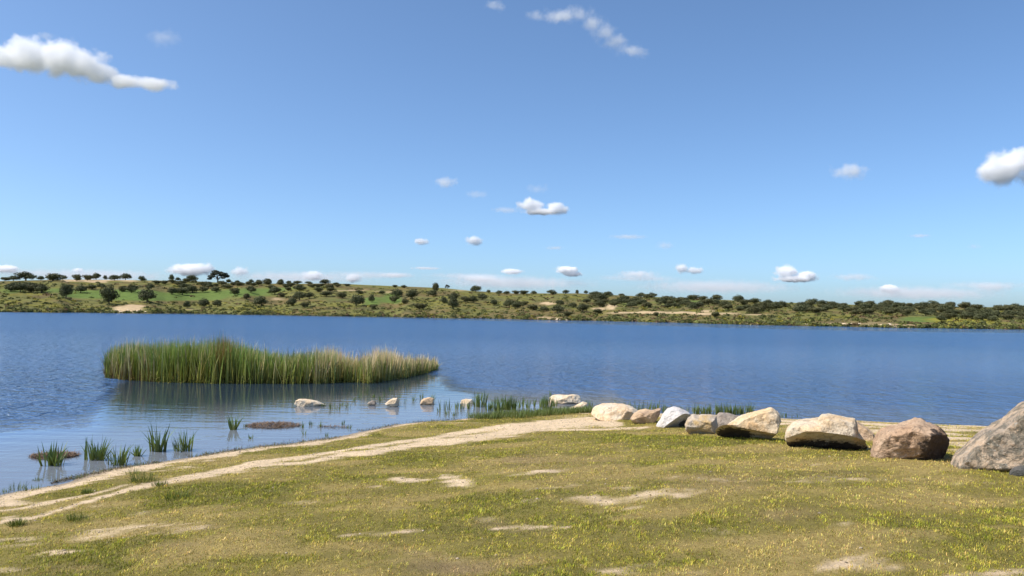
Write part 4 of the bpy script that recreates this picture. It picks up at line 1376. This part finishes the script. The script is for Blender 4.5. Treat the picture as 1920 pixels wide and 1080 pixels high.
# scrub on the far bank: ground cover in one object
def scrub():
    Vs, Fs, Cs = [], [], []
    r = np.random.default_rng(77)
    off = 0
    nS = 5200
    pos, siz, colr = [], [], []
    for k in range(nS):
        a = -40 + r.random() * 2000
        sy = np.interp(a, FSx, FSy); ky = np.interp(a, SKx, SKy)
        rel_ = r.random() ** 1.9 * 0.95
        b = sy - rel_ * (sy - ky) - 0.3
        ing = max(aa * float(ell(a, b, cx, cy, rx, ry)) for cx, cy, rx, ry, aa in GREEN + TAN)
        if ing > 0.25 and r.random() < 0.93: continue
        p = bank(a, b)
        pos.append(p); siz.append((0.45 + 0.9 * r.random() ** 2) * (1.1 if rel_ < 0.5 else 1.3))
        q = r.random()
        colr.append((0.085, 0.09, 0.035) if q < 0.26 else (0.15, 0.16, 0.045) if q < 0.62 else (0.15, 0.10, 0.05) if q < 0.72 else (0.22, 0.19, 0.03) if q < 0.78 else (0.09, 0.10, 0.03))
    for p, s_, c_ in zip(pos, siz, colr):
        m = 22
        d = r.normal(size=(m, 3)); d[:, 2] = np.abs(d[:, 2]); d /= np.linalg.norm(d, axis=1)[:, None]
        ctr = np.array(p)[None] + d * s_ * np.array([[1.3, 1.3, 0.8]]) * (0.6 + 0.5 * r.random((m, 1)))
        t1 = r.normal(size=(m, 3)); t1 /= np.linalg.norm(t1, axis=1)[:, None]
        t2 = np.cross(t1, d + 0.01); t2 /= np.linalg.norm(t2, axis=1)[:, None]
        h = s_ * 0.34
        V = np.stack([ctr - t1 * h, ctr + t2 * h, ctr + t1 * h, ctr - t2 * h], 1).reshape(-1, 3)
        Vs.append(V); Cs.append(np.repeat(np.array([c_]) * (0.6 + 0.8 * r.random((m, 1))), 4, 0))
    V = np.concatenate(Vs); C = np.concatenate(Cs)
    o = new_mesh('scrub', V, np.arange(len(V)).reshape(-1, 4), M_crown, col=C)
    tag(o, 'low olive, brown and yellow scrub covering the far bank', 'scrub', kind='stuff')


scrub()

# pale stones along the far waterline
def stone_mesh(seed):
    r = np.random.default_rng(seed)
    bm = bmesh.new()
    bmesh.ops.create_icosphere(bm, subdivisions=3, radius=0.5)
    V = np.array([v.co[:] for v in bm.verts])
    for k in range(7):
        n_ = r.normal(size=3); n_ /= np.linalg.norm(n_)
        ex = np.maximum(V @ n_ - 0.36, 0)
        V -= ex[:, None] * n_[None]
    V *= np.array([[1, 0.8, 0.6]])
    for v, c in zip(bm.verts, V): v.co = c
    me = bpy.data.meshes.new('stone')
    bm.to_mesh(me); bm.free()
    me.materials.append(Mc1)
    return me


st = [stone_mesh(k) for k in range(4)]
SPOTS = [(a, 'pale stone on the far waterline at the right', 'stones on the right far waterline') for a in
         (1400, 1408, 1415, 1421, 1478, 1486, 1494, 1510, 1535, 1548, 1560, 1571, 1583, 1596, 1610, 1625, 1641, 1655, 1668, 1679, 1690, 1703, 1722, 1741, 1836, 1843)]
SPOTS += [(a, 'pale stone on the far waterline near the middle', 'stones on the middle far waterline') for a in (1045, 1052, 1060, 1064, 862, 868, 902, 690, 520, 524)]
SPOTS += [(a, 'pale stone at the foot of the bare bank at left', 'stones of the bare bank') for a in (210, 216, 222, 229, 236, 243, 250, 258, 266, 274)]
STN = {}
for k, (a, lab, grp) in enumerate(SPOTS):
    p = bank(a + random.uniform(-2, 2), np.interp(a, FSx, FSy) - random.random() * (6 if (a < 300 or a > 1440) else 1.2) - 0.2)
    o = bpy.data.objects.new('stone', st[k % 4])
    COL.objects.link(o)
    o.location = p
    s_ = 0.8 + 1.3 * random.random()
    o.scale = (s_ * 1.5, s_ * 1.2, s_ * 0.9)
    o.rotation_euler.z = random.random() * 6
    tag(o, lab, 'stone', grp)
    STN.setdefault(lab, []).append((a, o))
for lab, lst in STN.items():
    number_from_left(lst, lab)


# ------------------------------------------------------------------ clouds
def cloud(blobs, od, label, base_alt=1300.0, dist=None, noise=0.55, seed=0, grp=None, soft=0.35, maxd=26000, flat=None):
    """blobs: (px, py, rx, ry) ellipses as they look from the meadow; built as a real volume at its true distance"""
    bl = np.array(blobs, float)
    wq = (bl[:, 2] * bl[:, 3]); cpx = (bl[:, 0] * wq).sum() / wq.sum()
    low = (bl[:, 1] + bl[:, 3]).max()
    el = (horizon(cpx) - low) / FPX
    D = min(base_alt / max(el, 0.01), maxd) if dist is None else dist
    c0 = at_depth(cpx, bl[:, 1].mean(), D)
    L, Rr = [], []
    for a, b, rx, ry in blobs:
        q = at_depth(a, b, D)
        k = D / FPX
        L.append(q - c0)
        Rr.append((rx * k * 1.22, max(ry, rx * 0.55) * k * 1.1, ry * k * 1.3))
    bm = bmesh.new()
    for p, r_ in zip(L, Rr):
        bmesh.ops.create_icosphere(bm, subdivisions=3, radius=1.0,
                                   matrix=Matrix.Translation(Vector(p)) @ Matrix.Diagonal((r_[0], r_[1], r_[2], 1)))
    me = bpy.data.meshes.new('cloud')
    bm.to_mesh(me); bm.free()
    ob = bpy.data.objects.new('cloud', me)
    COL.objects.link(ob)
    ob.location = Vector(c0)
    if len(blobs) > 1:
        md = ob.modifiers.new('union', 'REMESH')
        md.mode = 'VOXEL'
        md.voxel_size = min(min(r_) for r_ in Rr) / 3.0
    m = N('cloud_vapour')
    oc = m.obj()
    kk = D / FPX
    msz = float(np.median(bl[:, 3])) * kk
    # union of soft ellipsoids
    val = None
    for p, r_ in zip(L, Rr):
        mp = m.n('Mapping', vector_type='TEXTURE')
        mp.inputs['Location'].default_value = tuple(p)
        mp.inputs['Scale'].default_value = r_
        m.l(oc, mp.inputs['Vector'])
        ln = m.n('VectorMath', operation='LENGTH')
        m.l(mp.outputs[0], ln.inputs[0])
        v = m.math('SUBTRACT', 1.0, ln.outputs['Value'])
        val = v if val is None else m.math('SMOOTH_MAX', val, v, 0.15)
    n1 = m.n('TexNoise'); n1.inputs['Scale'].default_value = 1.0 / msz; n1.inputs['Detail'].default_value = 7; n1.inputs['Roughness'].default_value = 0.66
    mo = m.n('Mapping'); mo.inputs['Location'].default_value = (seed * 10.0 * msz, 0, 0)
    m.l(oc, mo.inputs['Vector']); m.l(mo.outputs[0], n1.inputs['Vector'])
    dens = m.math('SUBTRACT', val, m.math('MULTIPLY', m.math('MULTIPLY_ADD', n1.outputs[0], 2.2, -0.62), noise))
    dens = m.ramp(dens, 0.0, soft, 0, od / (msz * 2))
    pv = m.n('VolumePrincipled')
    pv.inputs['Color'].default_value = (1, 1, 1, 1)
    pv.inputs['Anisotropy'].default_value = 0.0
    m.l(dens, pv.inputs['Density'])
    m.l(pv.outputs[0], m.out.inputs['Volume'])
    me.materials.append(m.m)
    return tag(ob, label, 'cloud', grp)


CL = [
    ([(55, 104, 66, 42), (110, 108, 66, 42), (155, 122, 60, 38), (190, 138, 42, 28), (10, 110, 34, 26), (240, 153, 50, 17), (290, 157, 52, 15)], 8, 'largest white cloud, at upper left, with a thin tail on its right'),
    ([(85, 68, 22, 12)], 0.8, 'thin grey wisp touching the top of the largest cloud'),
    ([(310, 71, 50, 20)], 0.6, 'faint thin veil right of the largest cloud'),
    ([(1880, 318, 52, 38), (1905, 302, 48, 30), (1850, 320, 26, 22), (1960, 325, 60, 36)], 14, 'white puffy cloud cut by the right edge'),
    ([(1592, 322, 46, 21)], 2.6, 'oval pinkish grey cloud alone at the right'),
    ([(1188, 96, 40, 21)], 1.9, 'small greyish puff at the lower end of the top wisps'),
    ([(1150, 78, 40, 20), (1132, 62, 34, 24), (1112, 46, 34, 26), (1085, 26, 40, 22), (1050, 30, 60, 17), (1005, 30, 34, 14)], 1.5, 'thin curved wisp at the top centre'),
    ([(928, 10, 30, 15)], 1.2, 'tiny wisp touching the top edge left of centre'),
    ([(995, 386, 30, 17), (1045, 391, 27, 14), (1015, 397, 45, 8)], 9, 'bright double humped small cloud in the centre'),
    ([(948, 394, 40, 8)], 0.7, 'grey smear left of the bright double humped cloud'),
    ([(1008, 354, 32, 13)], 0.6, 'grey smudge above the bright double humped cloud'),
    ([(837, 342, 32, 15)], 2.2, 'slanting pale cloud left of the centre'),
    ([(893, 364, 32, 10)], 0.6, 'dim grey streak right of the slanting pale cloud'),
    ([(790, 453, 18, 8)], 4, 'tiny white puff left of the little round cloud'),
    ([(889, 451, 20, 11)], 7, 'little round white cloud low in the centre sky'),
    ([(1062, 506, 28, 9), (1075, 514, 24, 6)], 10, 'bright white streak cloud above the middle right skyline'),
    ([(960, 509, 26, 7)], 5, 'white flat cloud left of the bright streak cloud'),
    ([(1278, 503, 18, 11), (1302, 507, 20, 9)], 5, 'two humped white cloud low at the right of centre'),
    ([(1195, 514, 56, 9)], 1.6, 'pale flat bank left of the two humped low cloud'),
    ([(1474, 510, 28, 16), (1512, 517, 26, 12), (1490, 523, 46, 8)], 11, 'brightest low cloud with two humps over the right wood'),
    ([(1668, 542, 26, 10)], 10, 'small bright dome cloud just above the right wood'),
    ([(355, 506, 50, 14), (385, 503, 24, 12)], 9, 'wide white cloud behind the tallest tree, on its left'),
    ([(450, 509, 22, 11)], 4, 'small white cloud right of the tallest tree'),
    ([(586, 517, 24, 11)], 7, 'small white puff over the slope left of centre'),
    ([(662, 522, 20, 10)], 6, 'small white puff right of the one over the slope'),
    ([(10, 504, 34, 9)], 6, 'low white cloud at the left edge above the trees'),
    ([(146, 507, 14, 6)], 3, 'tiny low cloud above the left skyline trees'),
    ([(740, 516, 50, 7), (800, 503, 40, 4)], 1.4, 'thin pale band left of the narrow skyline tree'),
    ([(900, 523, 60, 9)], 2.0, 'thin pale bank above the compact skyline tree'),
    ([(1246, 460, 26, 11)], 1.0, 'dim grey puff high right of centre'),
    ([(1178, 444, 50, 6)], 0.6, 'dim grey streak left of the dim grey puff'),
    ([(1040, 465, 26, 5)], 0.7, 'short grey streak above the bright streak cloud'),
    ([(1600, 520, 60, 10)], 0.9, 'dim bank between the brightest low cloud and the dome cloud'),
    ([(1725, 442, 30, 5)], 0.7, 'short grey streak high above the right wood'),
    ([(1828, 462, 18, 8)], 0.7, 'small grey smudge near the right edge'),
    ([(1860, 540, 60, 12)], 0.9, 'faint pale bank above the far right wood'),
    ([(180, 516, 200, 15), (60, 512, 120, 10)], 0.6, 'faint wide pale bank low behind the left skyline trees'),
    ([(560, 520, 190, 15), (680, 516, 120, 10)], 0.6, 'faint wide pale bank low over the middle left slope'),
    ([(960, 530, 220, 17), (880, 518, 120, 8)], 0.6, 'faint wide pale bank low over the middle skyline'),
    ([(1340, 538, 220, 18), (1200, 522, 120, 9)], 0.6, 'faint wide pale bank low over the wood right of centre'),
    ([(1720, 550, 230, 18), (1850, 535, 120, 10)], 0.6, 'faint wide pale bank low over the right wood'),
]
for k, (bl, od, lab) in enumerate(CL):
    wisp = od < 3
    cloud(bl, od if wisp else 3 + (od - 3) * 0.55, lab, seed=k + 1, noise=0.72 if wisp else 0.60, soft=0.7 if wisp else 0.42)
